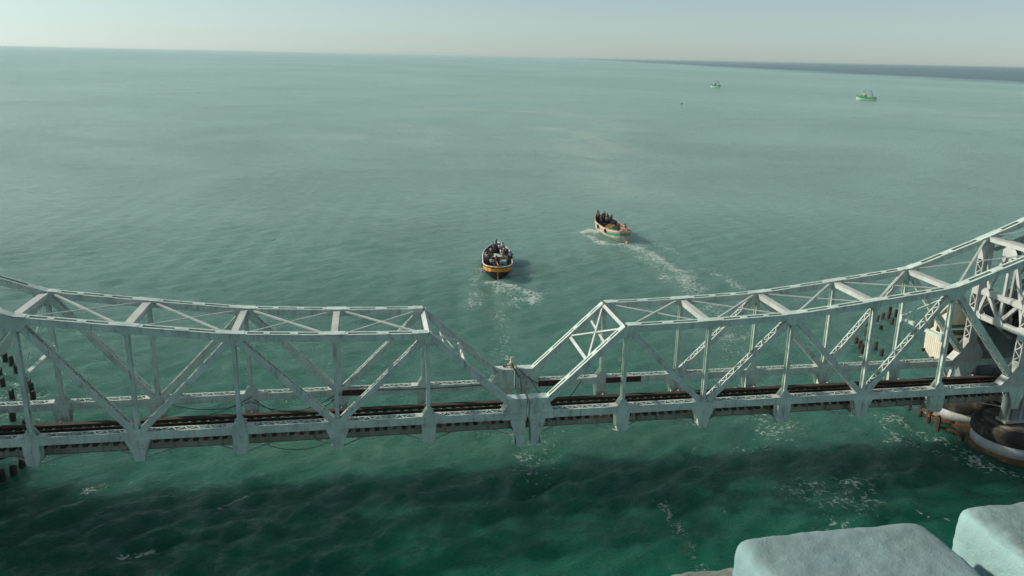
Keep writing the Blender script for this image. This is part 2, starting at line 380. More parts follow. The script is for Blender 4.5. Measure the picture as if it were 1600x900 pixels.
def sea_mat():
    m, n, b = newmat('sea_water')
    P = objcoord(n)
    at = n.nodes.new('ShaderNodeAttribute'); at.attribute_name = 'foam'
    sa = n.nodes.new('ShaderNodeAttribute'); sa.attribute_name = 'silt'
    big = noise(n, 0.035, 5, 0.55, P)
    dark_water = ramp(n, big, [(0.35, (0.001, 0.105, 0.066)), (0.65, (0.002, 0.135, 0.086))])
    vast = noise(n, 0.0035, 4, 0.5, objcoord(n, (1, 0.5, 1)))
    # base gets paler offshore: turbid water plus sky reflection put into the colour
    g = n.nodes.new('ShaderNodeNewGeometry'); sp = n.nodes.new('ShaderNodeSeparateXYZ'); n.links.new(g.outputs['Position'], sp.inputs[0])
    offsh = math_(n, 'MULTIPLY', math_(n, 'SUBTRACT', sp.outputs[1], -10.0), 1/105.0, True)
    far_pale = ramp(n, vast, [(0.40, (0.245, 0.425, 0.365)), (0.62, (0.300, 0.485, 0.420))])
    c = mix(n, offsh, dark_water, far_pale)
    # a deep channel beyond the paler water, far to the right
    xr = math_(n, 'SUBTRACT', sp.outputs[0], math_(n, 'MULTIPLY', sp.outputs[1], 0.215))
    xr = math_(n, 'ADD', xr, math_(n, 'MULTIPLY', math_(n, 'SUBTRACT', noise(n, 0.0022, 5, 0.6, P), 0.5), 420.0))
    chan = math_(n, 'MULTIPLY', math_(n, 'SUBTRACT', xr, 690.0), 1/260.0, True)
    c = mix(n, chan, c, (0.015, 0.085, 0.10))
    swz = ramp(n, noise(n, 0.05, 5, 0.65, objcoord(n, (1.0, 0.45, 1)), 0.8), [(0.38, (0.25,)*3), (0.60, (1, 1, 1))])
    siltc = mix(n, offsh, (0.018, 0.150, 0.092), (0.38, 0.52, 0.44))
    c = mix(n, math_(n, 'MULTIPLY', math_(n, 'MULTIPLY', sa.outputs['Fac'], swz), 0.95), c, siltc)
    dp = n.nodes.new('ShaderNodeAttribute'); dp.attribute_name = 'painted_shade'  # mask of the painted shade, darkens the base colour
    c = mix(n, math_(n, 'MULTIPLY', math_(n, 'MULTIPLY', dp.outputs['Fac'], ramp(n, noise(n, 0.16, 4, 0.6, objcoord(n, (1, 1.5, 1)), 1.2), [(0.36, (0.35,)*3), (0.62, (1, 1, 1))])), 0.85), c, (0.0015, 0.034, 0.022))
    # foam: lacy network where the attribute is high
    wv = noise(n, 0.9, 3, 0.5, P)
    warp = n.nodes.new('ShaderNodeVectorMath'); warp.operation = 'ADD'
    nz = n.nodes.new('ShaderNodeTexNoise'); nz.inputs['Scale'].default_value = 1.3; nz.inputs['Detail'].default_value = 4
    n.links.new(P, nz.inputs['Vector'])
    n.links.new(P, warp.inputs[0]); n.links.new(nz.outputs[1], warp.inputs[1])
    vo = n.nodes.new('ShaderNodeTexVoronoi'); vo.feature = 'DISTANCE_TO_EDGE'; vo.inputs['Scale'].default_value = 1.5
    n.links.new(warp.outputs[0], vo.inputs['Vector'])
    net = math_(n, 'SUBTRACT', 0.42, math_(n, 'MULTIPLY', vo.outputs['Distance'], 2.2))
    fine = noise(n, 3.2, 7, 0.72, P)
    fac = math_(n, 'ADD', math_(n, 'MULTIPLY', math_(n, 'SUBTRACT', fine, 0.5), 3.0), net)
    brk = noise(n, 0.45, 3, 0.6, P)
    fac = math_(n, 'ADD', fac, math_(n, 'MULTIPLY', math_(n, 'SUBTRACT', brk, 0.5), 1.6))
    lvl = math_(n, 'SUBTRACT', math_(n, 'ADD', math_(n, 'MULTIPLY', at.outputs['Fac'], 1.28), math_(n, 'MULTIPLY', fac, 0.95)), 0.98)
    lvl = math_(n, 'MULTIPLY', lvl, 1.7, True)
    present = math_(n, 'MULTIPLY', math_(n, 'SUBTRACT', at.outputs['Fac'], 0.10), 6.0, True)
    lvl = math_(n, 'MULTIPLY', lvl, present)
    # scattered flecks
    fl = noise(n, 1.4, 8, 0.75, objcoord(n, (1, 1.6, 1)))
    flk = math_(n, 'MULTIPLY', math_(n, 'SUBTRACT', fl, 0.735), 14.0, True)
    lvl = math_(n, 'MAXIMUM', lvl, math_(n, 'MULTIPLY', flk, 0.5))
    c = mix(n, lvl, c, (0.62, 0.68, 0.63))
    n.links.new(c, b.inputs['Base Color'])
    r = math_(n, 'ADD', math_(n, 'MULTIPLY', lvl, 0.55), math_(n, 'ADD', math_(n, 'MULTIPLY', offsh, 0.10), 0.11))
    n.links.new(r, b.inputs['Roughness'])
    b.inputs['IOR'].default_value = 1.33; b.inputs['Specular IOR Level'].default_value = 0.42
    b.subsurface_method = 'BURLEY'; b.inputs['Subsurface Weight'].default_value = 0.92; b.inputs['Subsurface Radius'].default_value = (0.7, 1.0, 0.9); b.inputs['Subsurface Scale'].default_value = 5.0
    # ripples
    def ridged(scale, sc, rot, dist):
        g = n.nodes.new('ShaderNodeNewGeometry'); mp = n.nodes.new('ShaderNodeMapping')
        mp.vector_type = 'TEXTURE'; mp.inputs['Scale'].default_value = (1/sc[0], 1/sc[1], 1); mp.inputs['Rotation'].default_value = (0, 0, rot); n.links.new(g.outputs['Position'], mp.inputs[0])
        t = n.nodes.new('ShaderNodeTexNoise'); t.noise_type = 'RIDGED_MULTIFRACTAL'; t.inputs['Scale'].default_value = scale
        t.inputs['Detail'].default_value = 5; t.inputs['Roughness'].default_value = 0.55; t.inputs['Distortion'].default_value = dist
        n.links.new(mp.outputs[0], t.inputs['Vector']); return t.outputs[0]
    def along(sc, rot):
        g = n.nodes.new('ShaderNodeNewGeometry'); mp = n.nodes.new('ShaderNodeMapping'); mp.vector_type = 'TEXTURE'
        mp.inputs['Scale'].default_value = (1/sc[0], 1/sc[1], 1); mp.inputs['Rotation'].default_value = (0, 0, rot)
        n.links.new(g.outputs['Position'], mp.inputs[0]); return mp.outputs[0]
    def ridged(scale, sc, rot, dist):
        t = n.nodes.new('ShaderNodeTexNoise'); t.noise_type = 'RIDGED_MULTIFRACTAL'; t.inputs['Scale'].default_value = scale
        t.inputs['Detail'].default_value = 5; t.inputs['Roughness'].default_value = 0.55; t.inputs['Distortion'].default_value = dist
        n.links.new(along(sc, rot), t.inputs['Vector']); return t.outputs[0]
    h0 = ridged(0.42, (1.0, 3.0, 1), math.radians(38), 1.0)
    h00 = ridged(1.25, (1.0, 2.6, 1), math.radians(30), 0.9)
    h1 = noise(n, 0.36, 7, 0.70, along((1.0, 2.1, 1), math.radians(26)), 0.7)
    h2 = noise(n, 2.6, 6, 0.68, along((1.0, 2.0, 1), math.radians(30)), 0.4)
    # gusts roughen some patches of the surface and leave others slick
    gust = ramp(n, noise(n, 0.016, 4, 0.6, objcoord(n, (1.0, 1.0, 1)), 1.0), [(0.36, (0.68,)*3), (0.64, (1, 1, 1))])
    hf = ridged(0.11, (1.0, 3.2, 1), math.radians(24), 1.2)
    xf = n.nodes.new('ShaderNodeBump'); xf.inputs['Distance'].default_value = 0.85
    n.links.new(hf, xf.inputs['Height']); n.links.new(offsh, xf.inputs['Strength'])
    p0 = bump(n, None, h0, 1.0, 0.40, xf.outputs[0])
    p1 = bump(n, None, h00, 1.0, 0.15, p0)
    x = n.nodes.new('ShaderNodeBump'); x.inputs['Distance'].default_value = 3.0
    n.links.new(h1, x.inputs['Height']); n.links.new(p1, x.inputs['Normal']); n.links.new(gust, x.inputs['Strength'])
    bump(n, b, h2, 1.0, 0.32, x.outputs[0])
    return m
MAT['sea'] = sea_mat()
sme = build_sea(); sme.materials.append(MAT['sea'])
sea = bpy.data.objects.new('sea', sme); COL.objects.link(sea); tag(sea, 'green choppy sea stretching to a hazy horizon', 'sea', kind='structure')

# haze
hz = MB(); hz.box(-46000, 46000, -46000, 46000, ZW-2.0, CAM.z+3.0)
hm = bpy.data.materials.new('haze'); hm.use_nodes = True; hm.node_tree.nodes.clear()
vo = hm.node_tree.nodes.new('ShaderNodeVolumePrincipled'); ho = hm.node_tree.nodes.new('ShaderNodeOutputMaterial')
vo.inputs['Color'].default_value = (0.62, 0.74, 0.74, 1); vo.inputs['Density'].default_value = 0.000035
vo.inputs['Anisotropy'].default_value = 0.2
hm.node_tree.links.new(vo.outputs[0], ho.inputs['Volume'])
hzo = hz.build('haze', hm); tag(hzo, 'pale haze over the sea', 'haze', kind='stuff')

# ------------------------------------------------------------------ bascule leaves
TW = 4.863                                   # distance between the two trusses
NX = [0.62, 6.12, 11.53, 17.12, 22.74, 28.38, 34.42]
NH = [1.05, 5.36, 5.47, 5.73, 6.42, 7.17, 9.45]
TAIL = (40.6, 12.1)

def laced(webs, lace, a, b, y, w, dep, bar=0.055, step=None, top=True, plate_ends=0.5, tw=0.03):
    """member of two channels (webs) with zigzag lacing over its upper face"""
    a = Vector((a[0], y, a[1])); b = Vector((b[0], y, b[1])); d = (b-a); L = d.length; d.normalize()
    n = Vector((-d.z, 0, d.x))
    if n.z < 0 or (abs(n.z) < 0.02 and n.x > 0): n = -n
    for s in (-1, 1):
        webs.beam(a+Vector((0, s*(w/2-tw/2), 0)), b+Vector((0, s*(w/2-tw/2), 0)), tw, dep, n)
        for t in (-1, 1):
            webs.beam(a+Vector((0, s*(w/2-0.040), 0))+n*t*(dep/2+0.010), b+Vector((0, s*(w/2-0.040), 0))+n*t*(dep/2+0.010), 0.076, 0.02, n)
    step = step or w*0.62
    s0, s1 = plate_ends, L-plate_ends
    k = max(2, int((s1-s0)/step)); st = (s1-s0)/k
    iw = w/2-0.06
    for t in ((1, -1) if top else (1,)):
        off = n*t*(dep/2+0.028)
        if t == -1: off = n*t*(dep/2+0.030)
        for i in range(k):
            sg = 1 if i % 2 else -1
            p = a+d*(s0+i*st)+Vector((0, sg*iw, 0))+off; q = a+d*(s0+(i+1)*st)+Vector((0, -sg*iw, 0))+off
            lace.beam(p, q, bar, 0.014, n)
        for e0, e1 in ((0.02, s0), (s1, L-0.02)):
            if e1-e0 > 0.05: lace.beam(a+d*e0+off*1.0, a+d*e1+off*1.0, w-0.012, 0.016, n)

def chord_piece(mb, a, b, y, w, dep, slot=0.17, batt=((0.0, 0.12), (0.40, 0.47), (0.88, 1.0))):
    """box chord with a slotted cover plate"""
    a = Vector((a[0], y, a[1])); b = Vector((b[0], y, b[1])); d = (b-a); L = d.length; d.normalize()
    n = Vector((-d.z, 0, d.x))
    if n.z < 0: n = -n
    for s in (-1, 1):
        o = Vector((0, s*(w/2-0.02), 0))
        mb.beam(a+o, b+o, 0.04, dep, n)
        fw = (w-slot)/2+0.03
        o = Vector((0, s*(slot/2+fw/2), 0))
        mb.beam(a+o+n*(dep/2+0.011), b+o+n*(dep/2+0.011), fw, 0.022, n)
        o = Vector((0, s*(w/2-0.09), 0))
        mb.beam(a+o-n*(dep/2+0.011), b+o-n*(dep/2+0.011), 0.16, 0.022, n)
    mb.beam(a-n*(dep/2-0.03), b-n*(dep/2-0.03), w-0.09, 0.012, n)
    for t0, t1 in batt:
        mb.beam(a+d*L*t0+n*(dep/2+0.031), a+d*L*t1+n*(dep/2+0.031), slot+0.14, 0.018, n)

def leaf(sg, label):
    root = empty('bascule_span', (sg*18, TW/2, 0), label=label, cat='lift bridge', group='two leaves of the rolling lift bridge')
    def put(mb, name, mat, parent=None, lab=None, smooth=False):
        o = mb.build(name, mat, None, smooth, mirror=sg)
        if parent is None:
            for v in o.data.vertices: v.co -= root.location
            o.parent = root
        else:
            for v in o.data.vertices: v.co -= root.location
            o.parent = parent
        if lab: o['label'] = lab
        return o
    # ---- top chords and their tie plates
    for y in (0.0, TW):
        ch = MB()
        pts = [(NX[i], NH[i]) for i in range(1, 7)] + [TAIL]
        for i in range(len(pts)-1):
            bt = ((0.0, 0.16), (0.36, 0.44), (0.64, 0.70), (0.86, 1.0)) if i % 2 else ((0.0, 0.17), (0.42, 0.55), (0.85, 1.0))
            chord_piece(ch, pts[i], pts[i+1], y, 0.54, 0.38, 0.28, bt)
        put(ch, 'top_chord', 'steel')
        for i in range(1, 7):
            gp = MB()
            x, z = NX[i], NH[i]
            ln = 0.62 if i < 6 else 0.8
            for q in (-1, 1):
                j = min(max(i+q, 1), 6) if not (i == 6 and q == 1) else None
                px, pz = (TAIL if j is None else (NX[j], NH[j]))
                if (px, pz) == (x, z): continue
                d = Vector((px-x, 0, pz-z)).normalized()
                n = Vector((-d.z, 0, d.x)); n = n if n.z > 0 else -n
                a = Vector((x, y, z))
                gp.beam(a+n*(0.19+0.045)-d*0.02, a+d*ln+n*(0.19+0.045), 0.62, 0.02, n)
            # side gussets
            odd = i % 2 == 1
            for s in (-1, 1):
                yy = y+s*0.262
                if odd:
                    poly = [(x-0.60, z+0.12), (x+0.60, z+0.12), (x+0.58, z-0.22), (x+0.30, z-0.50), (x-0.30, z-0.50), (x-0.58, z-0.22)]
                    if i == 5: poly = [(x-0.7, z+0.04), (x, z+0.14), (x+0.7, z+0.28), (x+0.7, z-0.10), (x+0.35, z-0.65), (x-0.35, z-0.65), (x-0.65, z-0.32)]
                    if i == 1: poly = [(x-0.48, z-0.42), (x-0.1, z+0.10), (x+0.60, z+0.12), (x+0.58, z-0.24), (x+0.25, z-0.50), (x-0.30, z-0.62)]
                else:
                    poly = [(x-0.3, z+0.08), (x+0.3, z+0.08), (x+0.2, z-0.30), (x-0.2, z-0.30)]
                gp.prism(poly, yy-0.011, yy+0.011)
            put(gp, 'gusset_plate', 'steel')
    # ---- bottom chords
    for y in (0.0, TW):
        webs, laces = MB(), []
        w, dep = 0.60, 0.44
        xs = [0.12]+NX[1:]+[TAIL[0]]
        for s in (-1, 1):
            webs.beam((xs[0], y+s*(w/2-0.02), 0), (xs[-1], y+s*(w/2-0.02), 0), 0.04, dep)
            webs.beam((xs[0], y+s*(w/2-0.045), dep/2+0.011), (xs[-1], y+s*(w/2-0.045), dep/2+0.011), 0.09, 0.022)
            webs.beam((xs[0], y+s*(w/2-0.075), -dep/2-0.011), (xs[-1], y+s*(w/2-0.075), -dep/2-0.011), 0.15, 0.022)
        for i in range(0, 6):
            x0, x1 = NX[i], NX[i+1]
            e = 0.80; lace = MB(); laces.append(lace)
            k = 12; st = (x1-x0-2*e)/k
            for j in range(k):
                a = 1 if j % 2 else -1
                lace.beam((x0+e+j*st, y+a*0.245, dep/2+0.031), (x0+e+(j+1)*st, y-a*0.245, dep/2+0.031), 0.055, 0.016)
            lace.box(x0+0.3, x0+e, y-0.29, y+0.29, dep/2+0.024, dep/2+0.040)
            lace.box(x1-e, x1-0.3, y-0.29, y+0.29, dep/2+0.024, dep/2+0.040)
        bc = put(webs, 'bottom_chord', 'steel')
        for lace in laces: put(lace, 'lacing', 'steel_light', bc)
    # red-brown primed lengths of the far chord
    for a, b in (((0.75, 3.2), (6.4, 8.9)) if sg > 0 else ((9.4, 11.4),)):
        pr = MB()
        pr.box(a, b, TW-0.318, TW-0.303, -0.20, 0.20)
        put(pr, 'primed_patch', 'maroon', lab='maroon primed strip on the far bottom chord')
    # ---- verticals
    for y in (0.0, TW):
        for i in range(1, 6):
            x, z1 = NX[i], NH[i]-0.20
            v = MB()
            for s in (-1, 1): v.box(x-0.11, x+0.11, y+s*0.17-0.014, y+s*0.17+0.014, 0.24, z1)
            v.box(x-0.012, x+0.012, y-0.155, y+0.155, 0.24, z1)
            if i % 2 == 1 or True:
                for s in (-1, 1):
                    yy = y+s*0.225
                    if i % 2 == 1: poly = [(x-0.46, 0.18), (x+0.46, 0.18), (x+0.13, 0.72), (x-0.13, 0.72)]
                    else: poly = [(x-0.50, 0.16), (x+0.50, 0.16), (x+0.26, 0.42), (x-0.26, 0.42)]
                    v.prism(poly, yy-0.01, yy+0.01)
            put(v, 'vertical_post', 'steel')
    # ---- diagonals
    dg = [((NX[1], NH[1]), (NX[2], 0)), ((NX[2], 0), (NX[3], NH[3])), ((NX[3], NH[3]), (NX[4], 0)),
          ((NX[4], 0), (NX[5], NH[5])), ((NX[5], NH[5]), (NX[6], 0.1))]
    for y in (0.0, TW):
        for k, (a, b) in enumerate(dg):
            d = (Vector(b)-Vector(a)).normalized()
            a2 = Vector(a)+d*0.38; b2 = Vector(b)-d*0.38
            w_, l_ = MB(), MB()
            laced(w_, l_, a2, b2, y, 0.50, 0.30 if k != 4 else 0.34, 0.06, 0.30)
            o = put(w_, 'diagonal', 'steel'); put(l_, 'lacing', 'steel_light', o)
    # ---- end posts and portal
    A = (NX[1], NH[1]); B = (0.98, 0.62)
    ends = []
    for y in (0.0, TW):
        e = MB()
        d = (Vector(B)-Vector(A)).normalized()
        chord_piece(e, B, (A[0]-0.05, A[1]+0.02), y, 0.46, 0.36, 0.16, ((0.0, 0.10), (0.30, 0.35), (0.62, 0.67), (0.80, 0.84), (0.93, 1.0)))
        put(e, 'end_post', 'steel')
    pb = MB()
    dv = (Vector((A[0], 0, A[1]))-Vector((B[0], 0, B[1])))
    n = Vector((-dv.z, 0, dv.x)).normalized()
    def on(t, y): return Vector((B[0], 0, B[1]))+dv*t+Vector((0, y, 0))
    pb.beam(on(0.985, 0.1), on(0.985, TW-0.1), 0.22, 0.34, n)
    pb.beam(on(0.545, 0.2), on(0.545, TW-0.2), 0.20, 0.16, n)
    for (t0, y0), (t1, y1), w in (((0.56, 0.25), (0.96, TW-0.25), 0.15), ((0.96, 0.25), (0.56, TW-0.25), 0.15)):
        pb.beam(on(t0, y0)+n*0.08, on(t1, y1)+n*0.08, w, 0.05, n)
    pb.beam(on(0.76, 0.2)-n*0.06, on(0.80, TW-0.2)-n*0.06, 0.14, 0.06, n)
    put(pb, 'portal_brace', 'steel_light')
    # ---- top struts + lateral crosses
    for i in range(2, 7):
        x, z = NX[i], NH[i]
        s_ = MB()
        wd = 0.20 if i < 4 else 0.24
        s_.box(x-wd, x+wd, 0.255, TW-0.255, z+0.12, z+0.145)
        s_.box(x-wd, x+wd, 0.255, TW-0.255, z-0.17, z-0.145)
        for q in (-1, 1): s_.box(x+q*(wd-0.05)-0.012, x+q*(wd-0.05)+0.012, 0.255, TW-0.255, z-0.143, z+0.119)
        put(s_, 'top_strut', 'steel_light')
    nodes = [(NX[i], NH[i]) for i in range(1, 7)]+[TAIL]
    for i in range(len(nodes)-1):
        (xa, za), (xb, zb) = nodes[i], nodes[i+1]
        dx = Vector((xb-xa, 0, zb-za)).normalized()*0.42
        a0 = Vector((xa, 0.22, za+0.10))+dx; b0 = Vector((xb, TW-0.22, zb+0.10))-dx
        a1 = Vector((xa, TW-0.22, za+0.06))+dx; b1 = Vector((xb, 0.22, zb+0.06))-dx
        br = MB(); br.beam(a0, b0, 0.13, 0.09); put(br, 'lateral_brace', 'steel_light')
        br = MB(); br.beam(a1, b1, 0.085, 0.06); put(br, 'lateral_brace', 'steel_light')
    # ---- floor beams, hangers
    for i in range(0, 7):
        x = NX[i]
        big = i % 2 == 0
        zb = -1.54 if i else -2.08
        fb = MB()
        fb.box(x-0.012, x+0.012, 0.25, TW-0.25, -1.56, -1.15)
        for q in (0.25, TW-1.25): fb.box(x-0.014, x+0.014, q, q+1.0, -1.14, -0.75)
        for z in (-1.575, -1.155): fb.box(x-0.15, x+0.15, 0.25, TW-0.25, z-0.014, z+0.014)
        put(fb, 'floor_beam', 'steel_dirty')
        for y, s in ((0.0, -1), (TW, 1)):
            h = MB()
            for q in (-1, 1):
                yy = y+q*0.322
                if i == 0: poly = [(0.16, -0.20), (1.15, -0.20), (0.80, -1.30), (0.66, zb), (0.24, zb)]
                elif big: poly = [(x-0.70, -0.20), (x+0.70, -0.20), (x+0.36, -1.00), (x+0.26, zb), (x-0.26, zb), (x-0.36, -1.00)]
                else: poly = [(x-0.44, -0.20), (x+0.44, -0.20), (x+0.38, -1.25), (x+0.24, zb+0.1), (x-0.24, zb+0.1), (x-0.38, -1.25)]
                h.prism(poly, yy-0.012, yy+0.012)
            h.box(x-0.03, x+0.03, y-0.385, y-0.335, zb+0.05, -0.22)      # outer stiffener angle
            h.box(x-0.03, x+0.03, y+0.335, y+0.385, zb+0.05, -0.22)
            h.box(x-0.30, x+0.30, y-0.30, y+0.30, zb+0.12, zb+0.16)
            h.box(x-0.20, x-0.17, y-0.31, y+0.31, zb+0.16, -0.24); h.box(x+0.17, x+0.20, y-0.31, y+0.31, zb+0.16, -0.24)
            ho_ = put(h, 'hanger', 'steel')
            # curved knee bracket towards the floor
            kb = MB(); q = 1 if y == 0 else -1
            pts = []
            for t in range(7):
                a = t/6*math.pi/2
                pts.append((x-0.10, y+q*(0.34+0.75*(1-math.cos(a))), -1.60+0.0+0.9*math.sin(a)))
            kb.tube([Vector(p) for p in pts], 0.05, 6)
            put(kb, 'knee_bracket', 'steel_light', ho_)
    # ---- tip box (shear lock housing) at the free end
    for y in (0.0, TW):
        t = MB()
        for q in (-1, 1):
            yy = y+q*0.335
            t.prism([(0.10, -0.21), (0.10, 1.10), (1.18, 1.10), (1.62, 0.24), (1.62, -0.21)], yy-0.012, yy+0.012)
        t.box(0.10, 1.25, y-0.37, y+0.37, 1.115, 1.14)
        t.box(0.10, 0.125, y-0.32, y+0.32, -0.4, 1.09)
        t.box(0.52, 0.55, y-0.42, y-0.35, -0.2, 1.08)
        t.box(0.10, 1.62, y-0.41, y-0.35, 0.222, 0.242); t.box(0.10, 1.62, y-0.41, y-0.35, -0.232, -0.212)
        put(t, 'tip_box', 'steel')
    # ---- stringers, sleepers, rails, guards
    for y in (1.42, 3.44):
        s_ = MB()
        s_.box(0.2, TAIL[0], y-0.016, y+0.016, -1.60, -1.13)
        for z in (-1.612, -1.118): s_.box(0.2, TAIL[0], y-0.12, y+0.12, z-0.012, z+0.012)
        x = 0.9
        while x < 34: s_.box(x-0.01, x+0.01, y-0.10, y+0.10, -1.59, -1.14); x += 1.35
        put(s_, 'stringer', 'steel_dirty')
    x = 0.30; proto = None
    rnd = random.Random(5 if sg > 0 else 6)
    while x < 36.5:
        if proto is None:
            s_ = MB(); s_.box(-0.13, 0.13, -1.42, 1.42, -0.10, 0.10)
            proto = s_.build('sleeper', 'sleeper'); o = proto
        else:
            o = proto.copy(); COL.objects.link(o)
        o.parent = root; o.location = (sg*x-root.location.x+rnd.uniform(-.02, .02), TW/2-root.location.y+rnd.uniform(-.06, .06), -1.002)
        o.rotation_euler = (0, 0, rnd.uniform(-.02, .02))
        x += 0.56
    for y in (1.93, 2.93):
        r = MB(); r.box(0.15, TAIL[0], y-0.035, y+0.035, -0.80, -0.76); r.box(0.15, TAIL[0], y-0.012, y+0.012, -0.875, -0.80); r.box(0.15, TAIL[0], y-0.07, y+0.07, -0.898, -0.875)
        put(r, 'rail', 'rail')
    for y, ww in ((1.22, 0.14), (3.62, 0.20)):
        g = MB(); g.box(0.2, TAIL[0], y-ww, y+ww, -0.897, -0.72); put(g, 'guard_timber', 'dark_timber')
    # ---- bottom laterals
    for i in range(0, 6):
        for (ya, yb) in ((0.25, TW-0.25), (TW-0.25, 0.25)):
            b_ = MB(); b_.beam((NX[i]+0.15, ya, -1.66 + (0.05 if ya < 1 else 0)), (NX[i+1]-0.15, yb, -1.66+(0.05 if ya < 1 else 0)), 0.10, 0.045); put(b_, 'bottom_brace', 'steel_light')
    # ---- sway frame at node 5
    x = NX[5]
    sf = MB(); sf.beam((x, 0.18, 3.70), (x, TW-0.18, 3.70), 0.26, 0.22)
    sf.box(x-0.2, x+0.2, 0.18, 0.42, 3.45, 4.0); sf.box(x-0.2, x+0.2, TW-0.42, TW-0.18, 3.45, 4.0)
    sf.beam((x-0.05, TW-0.3, 3.95), (x-0.05, 0.25, NH[5]-0.5), 0.07, 0.05)
    sf.beam((x+0.05, 0.3, 3.95), (x+0.05, TW-0.25, NH[5]-0.5), 0.07, 0.05)
    put(sf, 'sway_frame', 'steel')
    # ---- portal frame at node 6: laced columns with crossed struts
    x = NX[6]
    for y in (0.0, TW):
        w_, l_ = MB(), MB()
        a = Vector((x, y, -0.3)); b = Vector((x, y, NH[6]-0.2))
        for sx in (-1, 1):
            for sy in (-1, 1): w_.box(x+sx*0.30-0.035, x+sx*0.30+0.035, y+sy*0.27-0.04, y+sy*0.27+0.04, 0.2, NH[6]-0.2)
            # face plates, with the laced windows between them
            w_.box(x+sx*0.32-0.01, x+sx*0.32+0.01, y-0.235, y+0.235, 0.2, 1.9)
            w_.box(x+sx*0.32-0.01, x+sx*0.32+0.01, y-0.235, y+0.235, 3.35, 4.3)
            w_.box(x+sx*0.32-0.01, x+sx*0.32+0.01, y-0.235, y+0.235, 5.3, 6.1)
            w_.box(x+sx*0.32-0.01, x+sx*0.32+0.01, y-0.235, y+0.235, 7.9, NH[6]-0.2)
            for z0, z1 in ((1.9, 3.35), (4.3, 5.3), (6.1, 7.9)):
                k = int((z1-z0)/0.36); st = (z1-z0)/k
                for j in range(k):
                    q = 1 if j % 2 else -1
                    l_.beam((x+sx*0.345, y-q*0.24, z0+j*st), (x+sx*0.345, y+q*0.24, z0+(j+1)*st), 0.07, 0.02, (1, 0, 0))
        for sy in (-1, 1): w_.box(x-0.26, x+0.26, y+sy*0.30-0.01, y+sy*0.30+0.01, 0.2, NH[6]-0.2)
        w_.prism([(x-1.45, 0.15), (x+1.0, 0.15), (x+1.0, 0.8), (x+0.36, 1.7), (x-0.36, 1.7), (x-0.95, 0.8)], y-0.345, y-0.322)
        w_.prism([(x-1.45, 0.15), (x+1.0, 0.15), (x+1.0, 0.8), (x+0.36, 1.7), (x-0.36, 1.7), (x-0.95, 0.8)], y+0.322, y+0.345)
        w_.box(x-1.45, x-0.4, y-0.32, y+0.32, 0.262, 0.28)
        w_.beam((x-1.42, y, 0.27), (x-0.93, y, 0.82), 0.66, 0.03, (-1, 0, 1))
        o = put(w_, 'portal_column', 'steel_light'); put(l_, 'lacing', 'steel_light', o)
    pf = MB(); mid = TW/2
    def pbm(p, q, w=0.24, h=0.20): pf.beam((x, p[0], p[1]), (x, q[0], q[1]), w, h, (1, 0, 0))
    pbm((0.3, 3.78), (TW-0.3, 3.78), 0.36, 0.34)
    pbm((0.85, 5.62), (TW-0.85, 5.62), 0.38, 0.36)
    pbm((0.3, 3.9), (0.85, 5.6)); pbm((TW-0.3, 3.9), (TW-0.85, 5.6))
    pbm((mid, 3.9), (0.95, 5.55)); pbm((mid, 3.9), (TW-0.95, 5.55))
    pbm((mid, 3.9), (mid, NH[6]-0.3), 0.22, 0.18)
    pbm((0.85, 5.7), (mid-0.35, NH[6]-0.6)); pbm((TW-0.85, 5.7), (mid+0.35, NH[6]-0.6))
    pbm((0.95, 5.7), (0.30, NH[6]-1.2), 0.18, 0.14); pbm((TW-0.95, 5.7), (TW-0.30, NH[6]-1.2), 0.18, 0.14)
    for (yy, zz, s_) in ((mid, 3.86, 0.62), (0.9, 5.6, 0.5), (TW-0.9, 5.6, 0.5), (0.45, 3.8, 0.45), (TW-0.45, 3.8, 0.45), (mid, NH[6]-0.55, 0.75)):
        poly = [(yy-s_*0.85, zz-s_*0.40), (yy+s_*0.85, zz-s_*0.40), (yy+s_*0.85, zz+s_*0.15), (yy+s_*0.3, zz+s_*0.75), (yy-s_*0.3, zz+s_*0.75), (yy-s_*0.85, zz+s_*0.15)]
        pf.prism(poly, x-0.21, x-0.195, 'yz'); pf.prism(poly, x+0.195, x+0.21, 'yz')
    pf.beam((x-0.1, mid+0.2, 3.7), (x+2.2, mid+1.1, 2.2), 0.25, 0.2)
    put(pf, 'portal_frame', 'steel_light')
    # ---- rolling segments
    for y in (0.0, TW):
        s_ = MB(); cxs, R_ = 35.0, 8.6
        arc = []
        for t in range(19):
            a = -math.pi/2 + t/18*math.radians(68)
            arc.append((cxs+R_*math.cos(a), -0.44+R_+R_*math.sin(a)))
        poly = [(34.30, -0.44)]+arc+[(cxs+5.0, 7.5), (cxs+0.2, 4.0), (34.45, 2.0)]
        s_.prism(poly, y+0.36, y+0.40); s_.prism(poly, y-0.18, y-0.14)
        for (p, q) in zip(arc[:-1], arc[1:]): s_.beam((p[0], y+0.10, p[1]), (q[0], y+0.10, q[1]), 0.66, 0.06, (0, 0, 1) if abs(q[0]-p[0]) > .3 else (-1, 0, 0))
        for xx in (34.9, 36.4, 38.0, 39.4): s_.box(xx-0.03, xx+0.03, y-0.24, y-0.182, 0.3+max(0, (xx-36))*0.28, 3.6+(xx-34.9)*0.5)
        put(s_, 'rolling_segment', 'plate_dark')
    # ---- operating machinery behind the portal
    mc = MB()
    mc.box(35.2, 39.5, 0.45, TW-0.45, 3.0, 3.12)
    mc.tube([(36.6, 0.9, 5.2), (36.6, 1.25, 5.2)], 1.05, 28); mc.tube([(36.6, 3.3, 4.6), (36.6, 3.6, 4.6)], 0.75, 24)
    mc.tube([(36.6, 0.5, 4.8), (36.6, TW-0.5, 4.8)], 0.10, 10)
    mc.box(35.6, 37.8, 1.5, 2.4, 3.12, 4.1); mc.box(35.8, 36.9, 2.8, 3.1, 3.12, 4.9)
